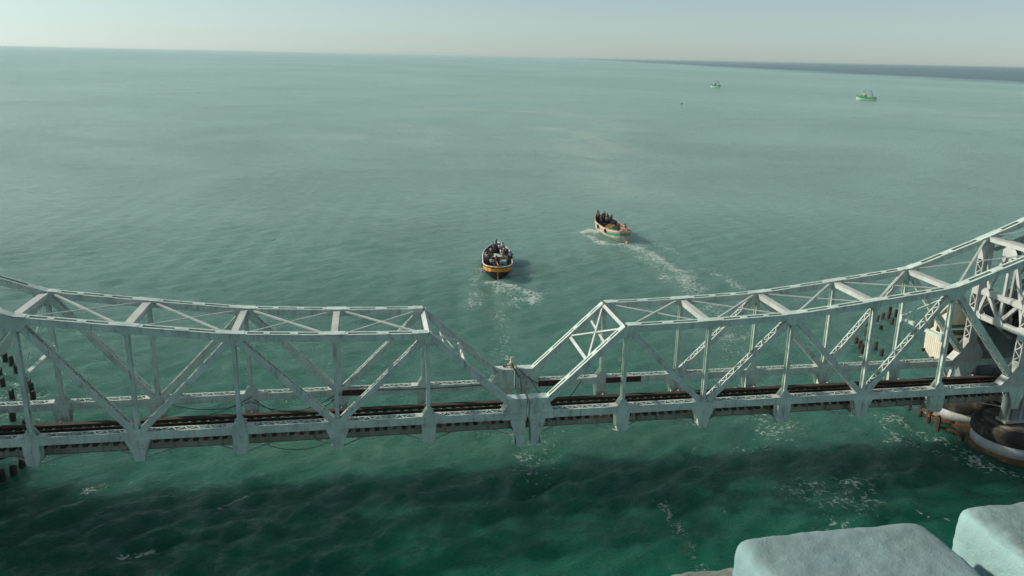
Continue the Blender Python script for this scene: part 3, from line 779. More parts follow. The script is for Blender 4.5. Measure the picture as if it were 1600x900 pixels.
    mc.box(35.6, 38.5, 0.6, 0.85, 3.12, 3.8)
    mo = put(mc, 'machinery', 'machine')
    wh = MB()
    for k in range(24):
        a0, a1 = 2*math.pi*k/24, 2*math.pi*(k+1)/24
        wh.beam((36.0+0*a0, 1.3+0.62*math.cos(a0), 6.0+0.62*math.sin(a0)), (36.0, 1.3+0.62*math.cos(a1), 6.0+0.62*math.sin(a1)), 0.07, 0.07, (1, 0, 0))
    for k in range(3):
        a0 = k*math.pi/3
        wh.beam((36.0, 1.3-0.6*math.cos(a0), 6.0-0.6*math.sin(a0)), (36.0, 1.3+0.6*math.cos(a0), 6.0+0.6*math.sin(a0)), 0.05, 0.05, (1, 0, 0))
    put(wh, 'hand_wheel', 'machine', mo)
    # overhead frame between the chords behind the portal
    of = MB()
    for yy in (0.9, 2.0, TW-0.5): of.beam((34.7, yy, 8.7), (39.5, yy, 10.6), 0.2, 0.22)
    for xx, zz in ((35.6, 9.3), (37.4, 10.0), (39.2, 10.7)): of.beam((xx, 0.3, zz), (xx, TW-0.3, zz), 0.24, 0.2)
    of.beam((35.4, 3.6, 3.1), (35.4, 3.6, 9.0), 0.16, 0.16, (1, 0, 0)); of.beam((36.8, 4.4, 3.1), (36.8, 4.4, 9.6), 0.2, 0.2, (1, 0, 0))
    of.beam((36.8, 4.4, 6.3), (36.8, 2.6, 9.5), 0.16, 0.14, (1, 0, 0))
    put(of, 'overhead_frame', 'steel_dirty')
    # ---- hanging cables
    def cable(a, b, sag, r=0.022, n=14):
        c_ = MB(); pts = []
        for t in range(n+1):
            u = t/n; p = Vector(a).lerp(Vector(b), u); p.z -= sag*4*u*(1-u); pts.append(p)
        c_.tube(pts, r, 6); put(c_, 'cable', 'cable')
    if sg < 0:
        cable((17.0, TW-0.35, 0.1), (22.0, TW-0.5, -1.1), 0.45)
        cable((17.2, TW-0.35, -0.2), (11.6, TW-0.36, 0.1), 1.0)
        cable((16.9, TW-0.4, -0.1), (11.5, TW-0.36, 0.0), 1.35)
        cable((22.4, TW-0.4, 0.0), (17.2, TW-0.45, -0.25), 0.5)
        cable((15.6, -0.30, -1.0), (11.9, -0.30, -0.95), 0.45, 0.02)
        cable((10.6, TW-0.36, 0.2), (1.5, TW-0.36, 0.15), 0.12)
    else:
        cable((0.2, TW-0.45, 1.2), (3.3, TW-0.5, 0.1), 0.6)
        cable((0.9, TW-0.5, 0.7), (2.6, TW-0.9, -1.3), 0.3)
        cable((2.6, TW-0.9, -1.3), (4.6, TW-0.5, 0.2), 0.5, 0.03)
        cable((0.3, TW-0.6, 0.9), (0.6, TW-0.7, -1.9), 0.05)
        cable((11.8, -0.3, 0.3), (6.6, TW-0.6, -0.9), 0.5, 0.02)
    return root

leaf(-1, 'left grey steel truss leaf of the rolling lift bridge, reaching in from the left edge')
leaf(1, 'right grey steel truss leaf rising to the machinery portal at the right edge')

# shear lock linkage on the far corner of the joint
ll = empty('lock_linkage', (-0.05, TW, 1.15), label='tangled lock linkage and pipe standing on the far corner of the joint', cat='linkage')
m_ = MB(); m_.tube([(-0.55, 0, 0.0), (-0.30, 0, 0.25), (-0.05, 0, 0.30), (0.22, 0, 0.05), (0.3, -0.1, -0.5)], 0.05, 8); m_.build('pipe', 'steel_light', ll)
m_ = MB(); m_.box(-0.25, -0.02, -0.16, 0.12, 0.0, 0.42); m_.box(-0.19, -0.08, -0.10, 0.05, 0.42, 0.75); m_.build('lever_block', 'cream', ll)
m_ = MB(); m_.beam((-0.7, 0.05, 0.08), (-0.25, 0.0, 0.18), 0.1, 0.12); m_.beam((-0.15, -0.3, 0.35), (0.35, -0.33, -0.6), 0.08, 0.08); m_.build('lever', 'rust', ll)

# ------------------------------------------------------------------ piers and track girders
def pier(x, y, label):
    root = empty('bridge_pier', (x, y, ZW-3), label=label, cat='bridge pier', group='round whitewashed caissons')
    R0 = 2.75
    b_ = MB(); b_.lathe([(R0+0.10, 0.0), (R0+0.10, 3.30), (R0+0.06, 3.42), (R0, 3.45)], n=64); b_.build('waterline_band', 'caisson_rust', root, True)
    b_ = MB(); b_.lathe([(R0, 3.40), (R0, 4.25)], n=64); b_.build('white_band', 'caisson', root, True)
    b_ = MB(); pr = [(R0+0.04, 4.22)]
    pr += [(R0+0.10, 4.30), (R0+0.10, 4.75)]
    for t in range(8):
        a = t/7*math.pi/2; pr.append((R0-0.55+0.65*math.cos(a), 4.80+0.42*math.sin(a)))
    b_.lathe(pr, n=64); b_.build('cap', 'caisson_top', root, True)
    b_ = MB(); b_.lathe([(R0-0.50, 5.10), (R0-0.56, 5.232), (R0-1.2, 5.25), (0.5, 5.27)], n=64); b_.build('cap_top', 'caisson_floor', root, True)
    return root
pier(35.5, 0.3, 'nearer round caisson pier with a white band, under the near truss at the right edge')
pier(35.9, 5.8, 'farther round caisson pier half hidden below the deck at the right')
pier(-36.2, 0.3, 'round caisson pier in the dark lower left corner')
pier(-36.6, 5.8, 'farther round caisson pier at the left edge')
for sg in (1, -1):
    for y, nm in ((0.1, 'near'), (TW+0.1, 'far')):
        root = empty('track_girder', (sg*38, y, -2.0), label='dark plate girder carrying the %s rolling segment at the %s' % (nm, 'right' if sg > 0 else 'left'), cat='girder')
        g = MB(); g.box(-4.0 if sg > 0 else -4.0, 4.0, -0.30, 0.30, -0.7, 1.46)
        go = g.build('web_plate', 'plate_dark', root)
        f = MB()
        for k in range(7): f.box(-3.6+k*1.2-0.03, -3.6+k*1.2+0.03, -0.38, -0.303, -0.65, 1.40)
        f.box(-4.0, 4.0, -0.42, 0.42, 1.463, 1.50); f.build('stiffener', 'plate_dark', root)
# bearing posts below the heel of the near truss
for sg in (1, -1):
    for y, nm in ((0.0, 'near'), (TW, 'far')):
        b_ = MB(); x = sg*34.6
        b_.box(x-0.55, x-0.42, y-0.3, y+0.3, -2.4, -0.25); b_.box(x+0.42, x+0.55, y-0.3, y+0.3, -2.4, -0.25); b_.box(x-0.42, x+0.42, y-0.02, y+0.02, -2.4, -0.25)
        b_.box(x-0.8, x+0.8, y-0.45, y+0.45, -2.6, -2.402)
        o = b_.build('bearing_post', 'steel_dirty'); tag(o, 'pale steel bearing post under the %s truss heel at the %s' % (nm, 'right' if sg > 0 else 'left'), 'bridge support')

# ------------------------------------------------------------------ machinery cabin beyond the right heel
cab = empty('machinery_cabin', (33.0, 5.8, -0.3), label='cream boarded cabin with stepped roof beyond the right heel of the bridge', cat='cabin')
# west wall faces the span: stepped outline in the YZ plane (local y 0 = bridge side)
b_ = MB()
b_.prism([(0.05, 0.15), (0.9, -0.35), (1.25, 0.0), (2.0, 0.35), (2.05, 1.7), (1.3, 2.35), (1.3, 2.9), (0.05, 3.95)], 0.0, 0.10, 'yz')
b_.build('west_wall', 'cream_board', cab)
b_ = MB()
for k in range(9): b_.box(-0.02, -0.001, 0.10+k*0.21, 0.115+k*0.21, 0.12, 1.6)
b_.build('board_joint', 'cream', cab)
b_ = MB()
b_.box(0.10, 3.4, 0.0, 0.08, 0.1, 0.5); b_.box(0.10, 0.45, 0.0, 0.08, 0.5, 3.95); b_.box(0.45, 3.4, 0.0, 0.08, 2.9, 4.6); b_.box(3.1, 3.4, 0.0, 0.08, 0.5, 2.9); b_.box(1.7, 1.85, 0.0, 0.08, 0.5, 2.9)
b_.box(0.5, 3.3, -0.10, 0.05, 1.9, 2.05)
b_.build('south_wall', 'cream', cab)
b_ = MB(); b_.box(0.10, 3.4, 1.97, 2.05, 0.0, 1.7); b_.box(3.32, 3.4, 0.09, 1.96, 0.0, 4.0); b_.build('back_wall', 'cream', cab)
b_ = MB(); b_.beam((1.7, 1.03, 3.55), (1.7, 2.35, 1.75), 3.5, 0.06, (0, 0.6, 1)); b_.beam((1.7, -0.1, 4.70), (1.7, 1.1, 3.62), 3.4, 0.06, (0, 0.6, 1)); 
b_ = MB(); b_.prism([(-0.15, 4.66), (-0.10, 4.74), (2.30, 1.85), (2.25, 1.77)], -0.06, 3.55, 'yz')
b_.build('roof', 'cream', cab)
b_ = MB(); b_.box(0.2, 3.3, 0.1, 1.95, -0.05, 0.05); b_.build('floor_plate', 'machine', cab)
b_ = MB(); b_.box(-0.03, -0.004, 0.55, 0.95, 2.15, 2.75); b_.build('window', 'machine', cab)
b_ = MB()
for yy, zz in ((1.9, 0.12), (0.75, -0.18)): b_.box(-0.22, -0.003, yy-0.07, yy+0.07, zz, zz+0.28)
b_.build('bracket', 'dark_timber', cab)
b_ = MB(); b_.beam((0.3, 0.6, 0.0), (1.4, 0.5, -2.3), 0.2, 0.2); b_.beam((2.6, 1.4, 0.0), (1.6, 0.9, -2.3), 0.2, 0.2); b_.beam((0.2, 0.2, -0.1), (0.9, 0.2, -1.3), 0.16, 0.16); b_.build('support_strut', 'steel_light', cab)

# ------------------------------------------------------------------ timber piles
def pile(x, y, h, r, mat, lab, grp, lean=0.05):
    rnd = random.Random(int(x*100)+int(y*37))
    m = MB(); lx, ly = rnd.uniform(-lean, lean), rnd.uniform(-lean, lean)
    n = 10; prof = [(-1.2, 1.0), (0.0, 1.0), (h*0.5, 0.96), (h*0.92, 1.0), (h, 0.82)]
    o = 0
    for z, k in prof:
        for q in range(n):
            a = 2*math.pi*q/n
            rr = r*k*(1+0.12*math.sin(a*3+x)+rnd.uniform(-.07, .07))
            m.v.append((rr*math.cos(a)+lx*(z), rr*math.sin(a)+ly*(z), z+(rnd.uniform(-.09, .09) if z == h else 0)))
    for i in range(len(prof)-1):
        for q in range(n): m.f.append((i*n+q, i*n+(q+1) % n, (i+1)*n+(q+1) % n, (i+1)*n+q))
    m.f.append(tuple(range(n))[::-1]); m.f.append(tuple((len(prof)-1)*n+q for q in range(n)))
    ob = m.build('timber_pile', mat); ob.location = (x, y, ZW); tag(ob, lab, 'pile', grp)
RP = [(36.44, 20.36), (36.74, 21.27), (37.11, 22.45), (37.45, 18.86), (38.22, 20.95), (39.48, 24.46), (42.19, 26.16), (44.26, 27.39), (41.58, 27.69), (43.47, 28.66), (44.5, 29.32), (45.41, 29.66), (46.62, 30.21), (46.69, 31.35)]
LR = ['rightmost brown pile of the nearest trio in the right cluster', 'middle brown pile of the nearest trio in the right cluster', 'leftmost brown pile of the nearest trio in the right cluster',
      'brown pile standing nearest to the bridge in the right cluster', 'tall brown pile standing alone just behind the nearest one, right cluster', 'dark pile partly behind the near vertical post, right cluster',
      'small stubby pile alone in open water mid right cluster', 'brown pile just left of the far vertical post, right cluster', 'dark pile seen just left of the near vertical post, farther back, right cluster',
      'thin black pile leftmost of the far row, right cluster', 'broad brown pile second from left in the far row, right cluster', 'brown pile third from left in the far row, right cluster',
      'brown pile at the right end of the far row, right cluster', 'hindmost pile behind the far row, right cluster']
for i, (x, y) in enumerate(RP):
    pile(x, y, 0.72 if i != 6 else 0.45, 0.19 if i != 9 else 0.12, 'pile', LR[i], 'timber fender piles beyond the right leaf')
R2 = [(32.21, 7.28), (32.46, 6.29), (32.15, 4.94), (31.8, 3.44), (32.66, 2.9), (32.72, 1.94)]
L2 = ['leftmost', 'second from left', 'third from left', 'fourth from left, rust streaked', 'fifth from left, low and black', 'low, beside the near caisson']
for i, (x, y) in enumerate(R2):
    pile(x, y, (0.9, 1.0, 1.25, 1.3, 0.5, 0.45)[i], 0.20, 'pile' if i < 4 else 'pile_dark', 'dark timber pile at foot of right piers, '+L2[i], 'timber piles at the right piers')
LP = [(-40.77, 26.89), (-39.91, 25.92), (-38.75, 23.82), (-39.75, 23.23), (-38.66, 20.91), (-37.02, 18.28), (-35.32, 14.04), (-35.2, 12.4), (-36.68, 20.66), (-36.14, 19.68), (-35.31, 17.82), (-33.83, 12.43), (-31.94, 6.5), (-32.03, 5.42), (-32.5, 4.91)]
LL = ['dark pile farthest back at the left edge', 'second dark pile from the back at the left edge', 'third dark pile from the back, half behind the near vertical post, left edge',
      'dark pile cut by the picture edge between the far ones, left edge', 'dark pile at the picture edge halfway up, left edge', 'thick dark pile in foam just above the far bottom chord, left edge',
      'dark pile in foam just below the far bottom chord, left edge', 'low dark pile just above the near bottom chord, left edge', 'rearmost pile of the trio right of the near vertical post, left edge',
      'middle pile of the trio right of the near vertical post, left edge', 'front pile of the trio right of the near vertical post, left edge', 'short pile right beside the near vertical post above the rails, left edge',
      'black pile beside the hanger below the near chord, lower left corner', 'black pile second from the hanger, lower left corner', 'black pile closest to the caisson, lower left corner']
for i, (x, y) in enumerate(LP):
    pile(x, y, 0.78 if i != 7 else 0.42, 0.21, 'pile_dark', LL[i], 'timber piles at the left pier')
# rusty walings that tie the pile rows
w = MB(); w.beam((31.9, 4.3, ZW+0.75), (33.0, 3.2, ZW+0.85), 0.16, 0.22); w.beam((31.8, 3.5, ZW+0.5), (33.2, 2.2, ZW+0.35), 0.14, 0.2); w.beam((32.4, 6.0, ZW+0.7), (32.0, 4.6, ZW+0.8), 0.12, 0.18)
tag(w.build('timber_waling', 'caisson_rust'), 'orange rusty waling tying the piles at the right piers', 'waling')
w = MB(); w.beam((-32.6, 3.2, -2.6), (-31.0, 5.6, -2.9), 0.5, 0.6); w.beam((-36, 5.2, -2.3), (-31.4, 5.0, -2.6), 0.7, 0.35)
w.tube([(-32.9, 3.6, -2.2), (-31.9, 3.4, -1.8), (-31.0, 4.2, -2.2), (-30.9, 5.2, -3.6)], 0.05, 6)
tag(w.build('timber_fender', 'dark_timber'), 'black timber fender in the lower left corner under the deck', 'fender')

# ------------------------------------------------------------------ people
def skin_mesh(name, verts, edges, radii, root, sub=1):
    me = bpy.data.meshes.new(name+'_cage'); me.from_pydata(verts, edges, []); o = bpy.data.objects.new(name+'_cage', me); COL.objects.link(o)
    sk = o.modifiers.new('skin', 'SKIN'); sk.use_smooth_shade = True
    for i, r in enumerate(radii):
        v = me.skin_vertices[0].data[i]; v.radius = r if isinstance(r, tuple) else (r, r); v.use_root = (i == root)
    sb = o.modifiers.new('sub', 'SUBSURF'); sb.levels = sub; sb.render_levels = sub
    dg = bpy.context.evaluated_depsgraph_get(); ev = o.evaluated_get(dg)
    out = bpy.data.meshes.new_from_object(ev); out.name = name
    bpy.data.objects.remove(o, do_unlink=True); bpy.data.meshes.remove(me)
    out.polygons.foreach_set('use_smooth', [True]*len(out.polygons))
    return out

def pose_joints(pose):
    J = {}
    if pose in ('stand', 'point', 'lean'):
        ln = 0.0 if pose != 'lean' else 0.22
        J = dict(pel=(0, 0, .95), chest=(ln*.6, 0, 1.28), neck=(ln, 0, 1.46), head=(ln+.02, 0, 1.62),
                 shL=(ln*.9, .19, 1.41), elL=(ln+.03, .27, 1.14), haL=(ln+.15, .25, .92),
                 shR=(ln*.9, -.19, 1.41), elR=(ln+.03, -.27, 1.14), haR=(ln+.15, -.25, .92),
                 hiL=(0, .10, .90), knL=(.02, .13, .50), anL=(0, .15, .08), toL=(.14, .17, .04),
                 hiR=(0, -.10, .90), knR=(.02, -.13, .50), anR=(0, -.15, .08), toR=(.14, -.17, .04))
        if pose == 'point': J['elR'] = (.18, -.30, 1.28); J['haR'] = (.36, -.33, 1.42)
    else:
        J = dict(pel=(0, 0, .46), chest=(.06, 0, .78), neck=(.10, 0, .96), head=(.13, 0, 1.12),
                 shL=(.08, .19, .91), elL=(.18, .27, .66), haL=(.38, .16, .60),
                 shR=(.08, -.19, .91), elR=(.18, -.27, .66), haR=(.38, -.16, .60),
                 hiL=(.02, .10, .44), knL=(.42, .16, .50), anL=(.40, .15, .08), toL=(.54, .17, .04),
                 hiR=(.02, -.10, .44), knR=(.42, -.16, .50), anR=(.40, -.15, .08), toR=(.54, -.17, .04))
    return J
PEOPLE = {}
def person_meshes(pose):
    if pose in PEOPLE: return PEOPLE[pose]
    J = pose_joints(pose)
    names = ['pel', 'chest', 'neck', 'head', 'shL', 'elL', 'haL', 'shR', 'elR', 'haR', 'hiL', 'knL', 'anL', 'toL', 'hiR', 'knR', 'anR', 'toR']
    rad = dict(pel=(.13, .15), chest=(.12, .16), neck=.055, head=.105, shL=.065, elL=.045, haL=.04, shR=.065, elR=.045, haR=.04,
               hiL=.09, knL=.06, anL=.045, toL=.04, hiR=.09, knR=.06, anR=.045, toR=.04)
    ed = [('pel', 'chest'), ('chest', 'neck'), ('neck', 'head'), ('chest', 'shL'), ('shL', 'elL'), ('elL', 'haL'), ('chest', 'shR'), ('shR', 'elR'), ('elR', 'haR'),
          ('pel', 'hiL'), ('hiL', 'knL'), ('knL', 'anL'), ('anL', 'toL'), ('pel', 'hiR'), ('hiR', 'knR'), ('knR', 'anR'), ('anR', 'toR')]
    ix = {k: i for i, k in enumerate(names)}
    body = skin_mesh('person_body', [J[k] for k in names], [(ix[a], ix[b]) for a, b in ed], [rad[k] for k in names], 0)
    def mid(a, b, t): return tuple(J[a][i]*(1-t)+J[b][i]*t for i in range(3))
    sv = [mid('pel', 'chest', .05), J['chest'], mid('chest', 'neck', .62), J['shL'], mid('shL', 'elL', .85), J['shR'], mid('shR', 'elR', .85)]
    shirt = skin_mesh('person_shirt', sv, [(0, 1), (1, 2), (1, 3), (3, 4), (1, 5), (5, 6)], [(.165, .18), (.15, .19), .085, .09, .072, .09, .072], 1)
    tv = [J['pel'], J['hiL'], mid('hiL', 'knL', 1), mid('knL', 'anL', .75), J['hiR'], mid('hiR', 'knR', 1), mid('knR', 'anR', .75)]
    trs = skin_mesh('person_trousers', tv, [(0, 1), (1, 2), (2, 3), (0, 4), (4, 5), (5, 6)], [(.15, .165), .115, .085, .07, .115, .085, .07], 0)
    hd = J['head']; h = MB(); n = 10
    for zi, (z, r) in enumerate(((0.00, .118), (.05, .122), (.10, .10), (.135, .055))):
        for q in range(n):
            a = 2*math.pi*q/n; back = 0.0
            h.v.append((hd[0]-.02+r*math.cos(a)*1.02, hd[1]+r*math.sin(a)*.95, hd[2]+z+(0.035 if math.cos(a) > .3 and zi == 0 else -0.05 if zi == 0 and math.cos(a) < -.2 else 0)))
    for i in range(3):
        for q in range(n): h.f.append((i*n+q, i*n+(q+1) % n, (i+1)*n+(q+1) % n, (i+1)*n+q))
    h.f.append(tuple(3*n+q for q in range(n)))
    me = bpy.data.meshes.new('person_hair'); me.from_pydata(h.v, [], h.f)
    face = MB()
    fx = hd[0]+.105
    face.add([(fx, -.012+hd[1], hd[2]+.01), (fx+.03, hd[1], hd[2]-.02), (fx, .012+hd[1], hd[2]+.01), (fx, hd[1], hd[2]-.03)], [(0, 1, 2), (0, 3, 1), (1, 3, 2), (0, 2, 3)])
    PEOPLE[pose] = (body, shirt, trs, me)
    return PEOPLE[pose]
SKIN = plain('brown_skin', (0.16, 0.085, 0.055), 0.55, 0.1, 5, bmp=0)
HAIR = plain('black_hair', (0.012, 0.011, 0.010), 0.6, 0.2, 9, bmp=0)
CLOTH = {}
def cloth(col):
    if col not in CLOTH:
        tbl = dict(white=(0.78, 0.78, 0.75), grey=(0.42, 0.43, 0.44), navy=(0.03, 0.045, 0.10), black=(0.018, 0.018, 0.02), blue=(0.14, 0.27, 0.50), pink=(0.62, 0.42, 0.40),
                   red=(0.32, 0.04, 0.03), tan=(0.58, 0.42, 0.27), green=(0.05, 0.14, 0.08), orange=(0.6, 0.22, 0.04), checked=(0.45, 0.45, 0.48), brown=(0.12, 0.07, 0.045))
        CLOTH[col] = plain(col+'_cloth', tbl[col], 0.85, 0.2, 14)
    return CLOTH[col]
def person(parent_m, loc, rz, pose, top, low, label, grp):
    p = parent_m @ Vector(loc)
    root = empty('person', p, rz, label=label, cat='person', group=grp)
    for nm, me, mt in zip(('body', 'shirt', 'trousers', 'hair'), person_meshes(pose), (SKIN, cloth(top), cloth(low), HAIR)):
        o = bpy.data.objects.new(nm, me); COL.objects.link(o); o.parent = root
        if not me.materials: me.materials.append(None)
        o.material_slots[0].link = 'OBJECT'; o.material_slots[0].material = mt

# ------------------------------------------------------------------ fishing boats
def hull_sections(L, B, bow_rise=0.9, stern_rise=0.25, free=1.05, fullness=0.75, draft=0.7, stern_w=0.62):
    S = []
    N = 22
    for i in range(N+1):
        t = i/N                                        # 0 stern .. 1 bow
        x = -L/2 + L*t
        if t < 0.32: w = stern_w+(1-stern_w)*math.sin(t/0.32*math.pi/2)
        elif t < 0.56: w = 1.0
        else: w = max(0.02, 1-((t-0.56)/0.44)**2.7)
        if t < 0.05: w *= 0.80+0.20*(t/0.05)**0.5
        sheer = free + stern_rise*max(0, (0.3-t)/0.3)**1.5 + bow_rise*max(0, (t-0.35)/0.65)**1.9
        keel = -draft*(1-0.25*abs(t-0.5)*2) + (0.6*max(0, (t-0.88)/0.12)**2) + 0.25*max(0, (0.10-t)/0.10)
        rake = 0.55*max(0, (t-0.8)/0.2)
        S.append((x, w*B/2, sheer, keel, rake))
    return S
def hull_pt(s, q):
    """q 0 keel .. 1 sheer"""
    x, w, sh, k, rake = s
    z = k+(sh-k)*q
    ww = w*(min(1, q*1.9)**0.55)*(0.86+0.14*q)
    return (x+rake*(q-0.3), ww, z)
def strip(mb, S, q0, q1, nq=5, off=0.0):
    for side in (-1, 1):
        o = len(mb.v)
        for s in S:
            for j in range(nq+1):
                x, w, z = hull_pt(s, q0+(q1-q0)*j/nq); mb.v.append((x, side*(w+off), z))
        for i in range(len(S)-1):
            for j in range(nq):
                a = o+i*(nq+1)+j; mb.f.append((a, a+1, a+nq+2, a+nq+1) if side > 0 else (a, a+nq+1, a+nq+2, a+1))
    # transom, rounded outwards
    pr = []; bulge = 0.32
    for j in range(nq+1):
        x, w, z = hull_pt(S[0], q0+(q1-q0)*j/nq)
        row = []
        for k in range(9):
            u = -1+k/4; row.append((x-off-bulge*(1-u*u)*min(1, w), u*(w+off), z))
        pr.append(row)
    o = len(mb.v)
    for row in pr: mb.v += row
    for j in range(nq):
        for k in range(8):
            a = o+j*9+k; mb.f.append((a, a+1, a+10, a+9))

def fishing_boat(loc, heading, L, B, mats, label, free, q1, dk):
    root = empty('fishing_boat', loc, heading, label=label, cat='boat')
    S = hull_sections(L, B, free=free)
    h = MB(); strip(h, S, 0.0, q1, 7); ho = h.build('hull', mats['hull'], root, True)
    h = MB(); strip(h, S, q1, 1.0, 3, 0.025); st = h.build('strake', mats['strake'], root, True)
    if mats.get('strake_line'):
        h = MB(); strip(h, S, 0.90, 0.965, 1, 0.04); h.build('painted_line', mats['strake_line'], st, True)
    # inside of the bulwark and the deck
    h = MB()
    for side in (-1, 1):
        o = len(h.v)
        for s in S:
            for q in (0.52, 1.0):
                x, w, z = hull_pt(s, q); h.v.append((x, side*max(0.0, w-0.09), z))
        for i in range(len(S)-1):
            a = o+i*2; h.f.append((a, a+1, a+3, a+2))
    o = len(h.v)
    for q in (0.52, 1.0):
        x, w, z = hull_pt(S[0], q)
        for k in range(9): u = -1+k/4; h.v.append((x+0.09-0.32*(1-u*u)*min(1, w), u*(w-0.09), z))
    for k in range(8): h.f.append((o+k, o+k+1, o+9+k+1, o+9+k))
    h.build('bulwark', mats['inside'], root, True)
    d = MB(); o = 0
    for s in S:
        x, w, z = hull_pt(s, 0.56); zz = 0.28+dk+0.55*max(0, (x/L)-0.18)*1.3
        d.v += [(x, -max(0, w-0.07), zz), (x, max(0, w-0.07), zz)]
    for i in range(len(S)-1): d.f.append((2*i, 2*i+1, 2*i+3, 2*i+2))
    x, w, z = hull_pt(S[0], 0.56)
    a = len(d.v); d.v += [(x-0.2, -w*0.5, 0.28+dk), (x-0.2, w*0.5, 0.28+dk)]; d.f.append((0, 1, a+1, a))
    d.build('deck', mats['deck'], root)
    # gunwale rail
    g = MB()
    for side in (-1, 1):
        pts = []
        for s in S:
            x, w, z = hull_pt(s, 1.0); pts.append((x, side*w, z+0.03))
        g.tube(pts, 0.06, 6)
    x, w, z = hull_pt(S[0], 1.0)
    g.tube([(x-0.32*(1-u*u)*min(1, w), u*w, z+0.03) for u in [-1+k/5 for k in range(11)]], 0.06, 6)
    g.build('gunwale', mats['rail'], root, True)
    # ribs and thwarts
    r = MB()
    for s in S[2:-2:2]:
        for side in (-1, 1):
            x, w, z0 = hull_pt(s, 0.58); x1, w1, z1 = hull_pt(s, 0.99)
            r.beam((x, side*(w-0.13), z0), (x1, side*(w1-0.14), z1), 0.08, 0.07, (1, 0, 0))
    r.build('rib', mats['trim'], root)
    for t in (0.22, 0.40, 0.58, 0.74):
        i = int(t*22); x, w, z = hull_pt(S[i], 0.80)
        q = MB(); q.box(x-0.14, x+0.14, -(w-0.1), w-0.1, z-0.03, z+0.04); q.build('thwart', mats['thwart'], root)
    # stem, sternpost, rudder and tiller
    x, w, z = hull_pt(S[-1], 1.0)
    q = MB(); q.beam((hull_pt(S[-1], 0.1)[0]+0.0, 0, hull_pt(S[-1], 0.1)[2]), (x+0.12, 0, z+0.38), 0.14, 0.18, (1, 0, 0)); q.build('stem_post', mats['trim'], root)
    x, w, z = hull_pt(S[0], 1.0)
    q = MB(); q.box(x-0.50, x-0.34, -0.06, 0.06, -0.5, z+0.38); q.box(x-0.85, x-0.50, -0.04, 0.04, -0.6, 0.25); ru = q.build('rudder', mats['tiller'], root)
    q = MB(); q.beam((x-0.45, 0, z+0.33), (x+1.15, 0.18, z+0.30), 0.08, 0.08); q.build('tiller', mats['tiller'], ru)
    # tyres hung outside
    for t, sd in ((0.35, 1), (0.55, -1), (0.62, 1)):
        s = S[int(t*22)]; x, w, z = hull_pt(s, 0.86); q = MB()
        ring = [(x+0.26*math.cos(a), sd*(w+0.12), z-0.05+0.26*math.sin(a)) for a in [k*math.pi/6 for k in range(13)]]
        q.tube(ring, 0.08, 6, False, (0, 1, 0)); q.build('tyre_fender', 'cable', root, True)
    return root, S

def heap(name, parent_m, loc, size, mat, label, cat, grp=None, seed=1, strands=True):
    rnd = random.Random(seed); m = MB(); n, k = 16, 7
    for i in range(k):
        a = i/(k-1)*math.pi/2
        for q in range(n):
            b = 2*math.pi*q/n; j = 1+rnd.uniform(-.14, .14)
            m.v.append((size[0]*math.cos(a)*math.cos(b)*j, size[1]*math.cos(a)*math.sin(b)*j, size[2]*math.sin(a)*(1+rnd.uniform(-.15, .15))))
    for i in range(k-1):
        for q in range(n): m.f.append((i*n+q, i*n+(q+1) % n, (i+1)*n+(q+1) % n, (i+1)*n+q))
    m.f.append(tuple(range(n))[::-1]); m.f.append(tuple((k-1)*n+q for q in range(n)))
    if strands:
        for _ in range(14):
            a0 = rnd.uniform(0, 6.28); pts = []
            for t in range(7):
                u = t/6*math.pi; pts.append((size[0]*1.02*math.cos(u)*math.cos(a0), size[1]*1.02*math.cos(u)*math.sin(a0), size[2]*1.05*math.sin(u)+0.02))
            m.tube([Vector(p)+Vector((rnd.uniform(-.05, .05), rnd.uniform(-.05, .05), rnd.uniform(0, .08))) for p in pts], 0.025, 5)
    o = m.build(name, mat, None, True); o.matrix_world = parent_m @ Matrix.Translation(loc); tag(o, label, cat, grp); return o

MAT['hull_black'] = plain('black_hull', (0.020, 0.026, 0.024), 0.5, 0.4, 2)
MAT['orange'] = plain('orange_paint', (0.74, 0.30, 0.035), 0.6, 0.5, 2.2)
MAT['hull_white'] = plain('dirty_white_hull', (0.56, 0.53, 0.44), 0.65, 0.45, 1.8)
MAT['green_paint'] = plain('green_paint', (0.06, 0.30, 0.17), 0.55, 0.25, 3)
MAT['white_paint'] = plain('white_paint', (0.74, 0.72, 0.66), 0.6, 0.15, 3)
MAT['pale_green'] = plain('pale_green_paint', (0.56, 0.66, 0.42), 0.6, 0.15, 3)
MAT['pink_paint'] = plain('faded_pink_paint', (0.56, 0.31, 0.20), 0.65, 0.2, 3)
MAT['blue_deck'] = plain('blue_paint', (0.05, 0.09, 0.12), 0.7, 0.3, 3)
MAT['wood'] = plain('brown_planks', (0.14, 0.085, 0.05), 0.8, 0.4, 4)
MAT['net_green'] = plain('green_net', (0.05, 0.15, 0.11), 0.95, 0.6, 8, 0, 0.8)
MAT['net_ochre'] = plain('ochre_net', (0.30, 0.21, 0.05), 0.95, 0.6, 8, 0, 0.8)
MAT['net_tan'] = plain('tan_sacks', (0.46, 0.32, 0.18), 0.95, 0.4, 5, 0, 0.5)
MAT['canvas'] = plain('pale_canvas', (0.42, 0.45, 0.38), 0.9, 0.25, 3)
MAT['ice_blue'] = plain('pale_blue_box', (0.28, 0.46, 0.50), 0.6, 0.15, 3)
MAT['yellow'] = plain('yellow_paint', (0.62, 0.50, 0.14), 0.6, 0.2, 3)

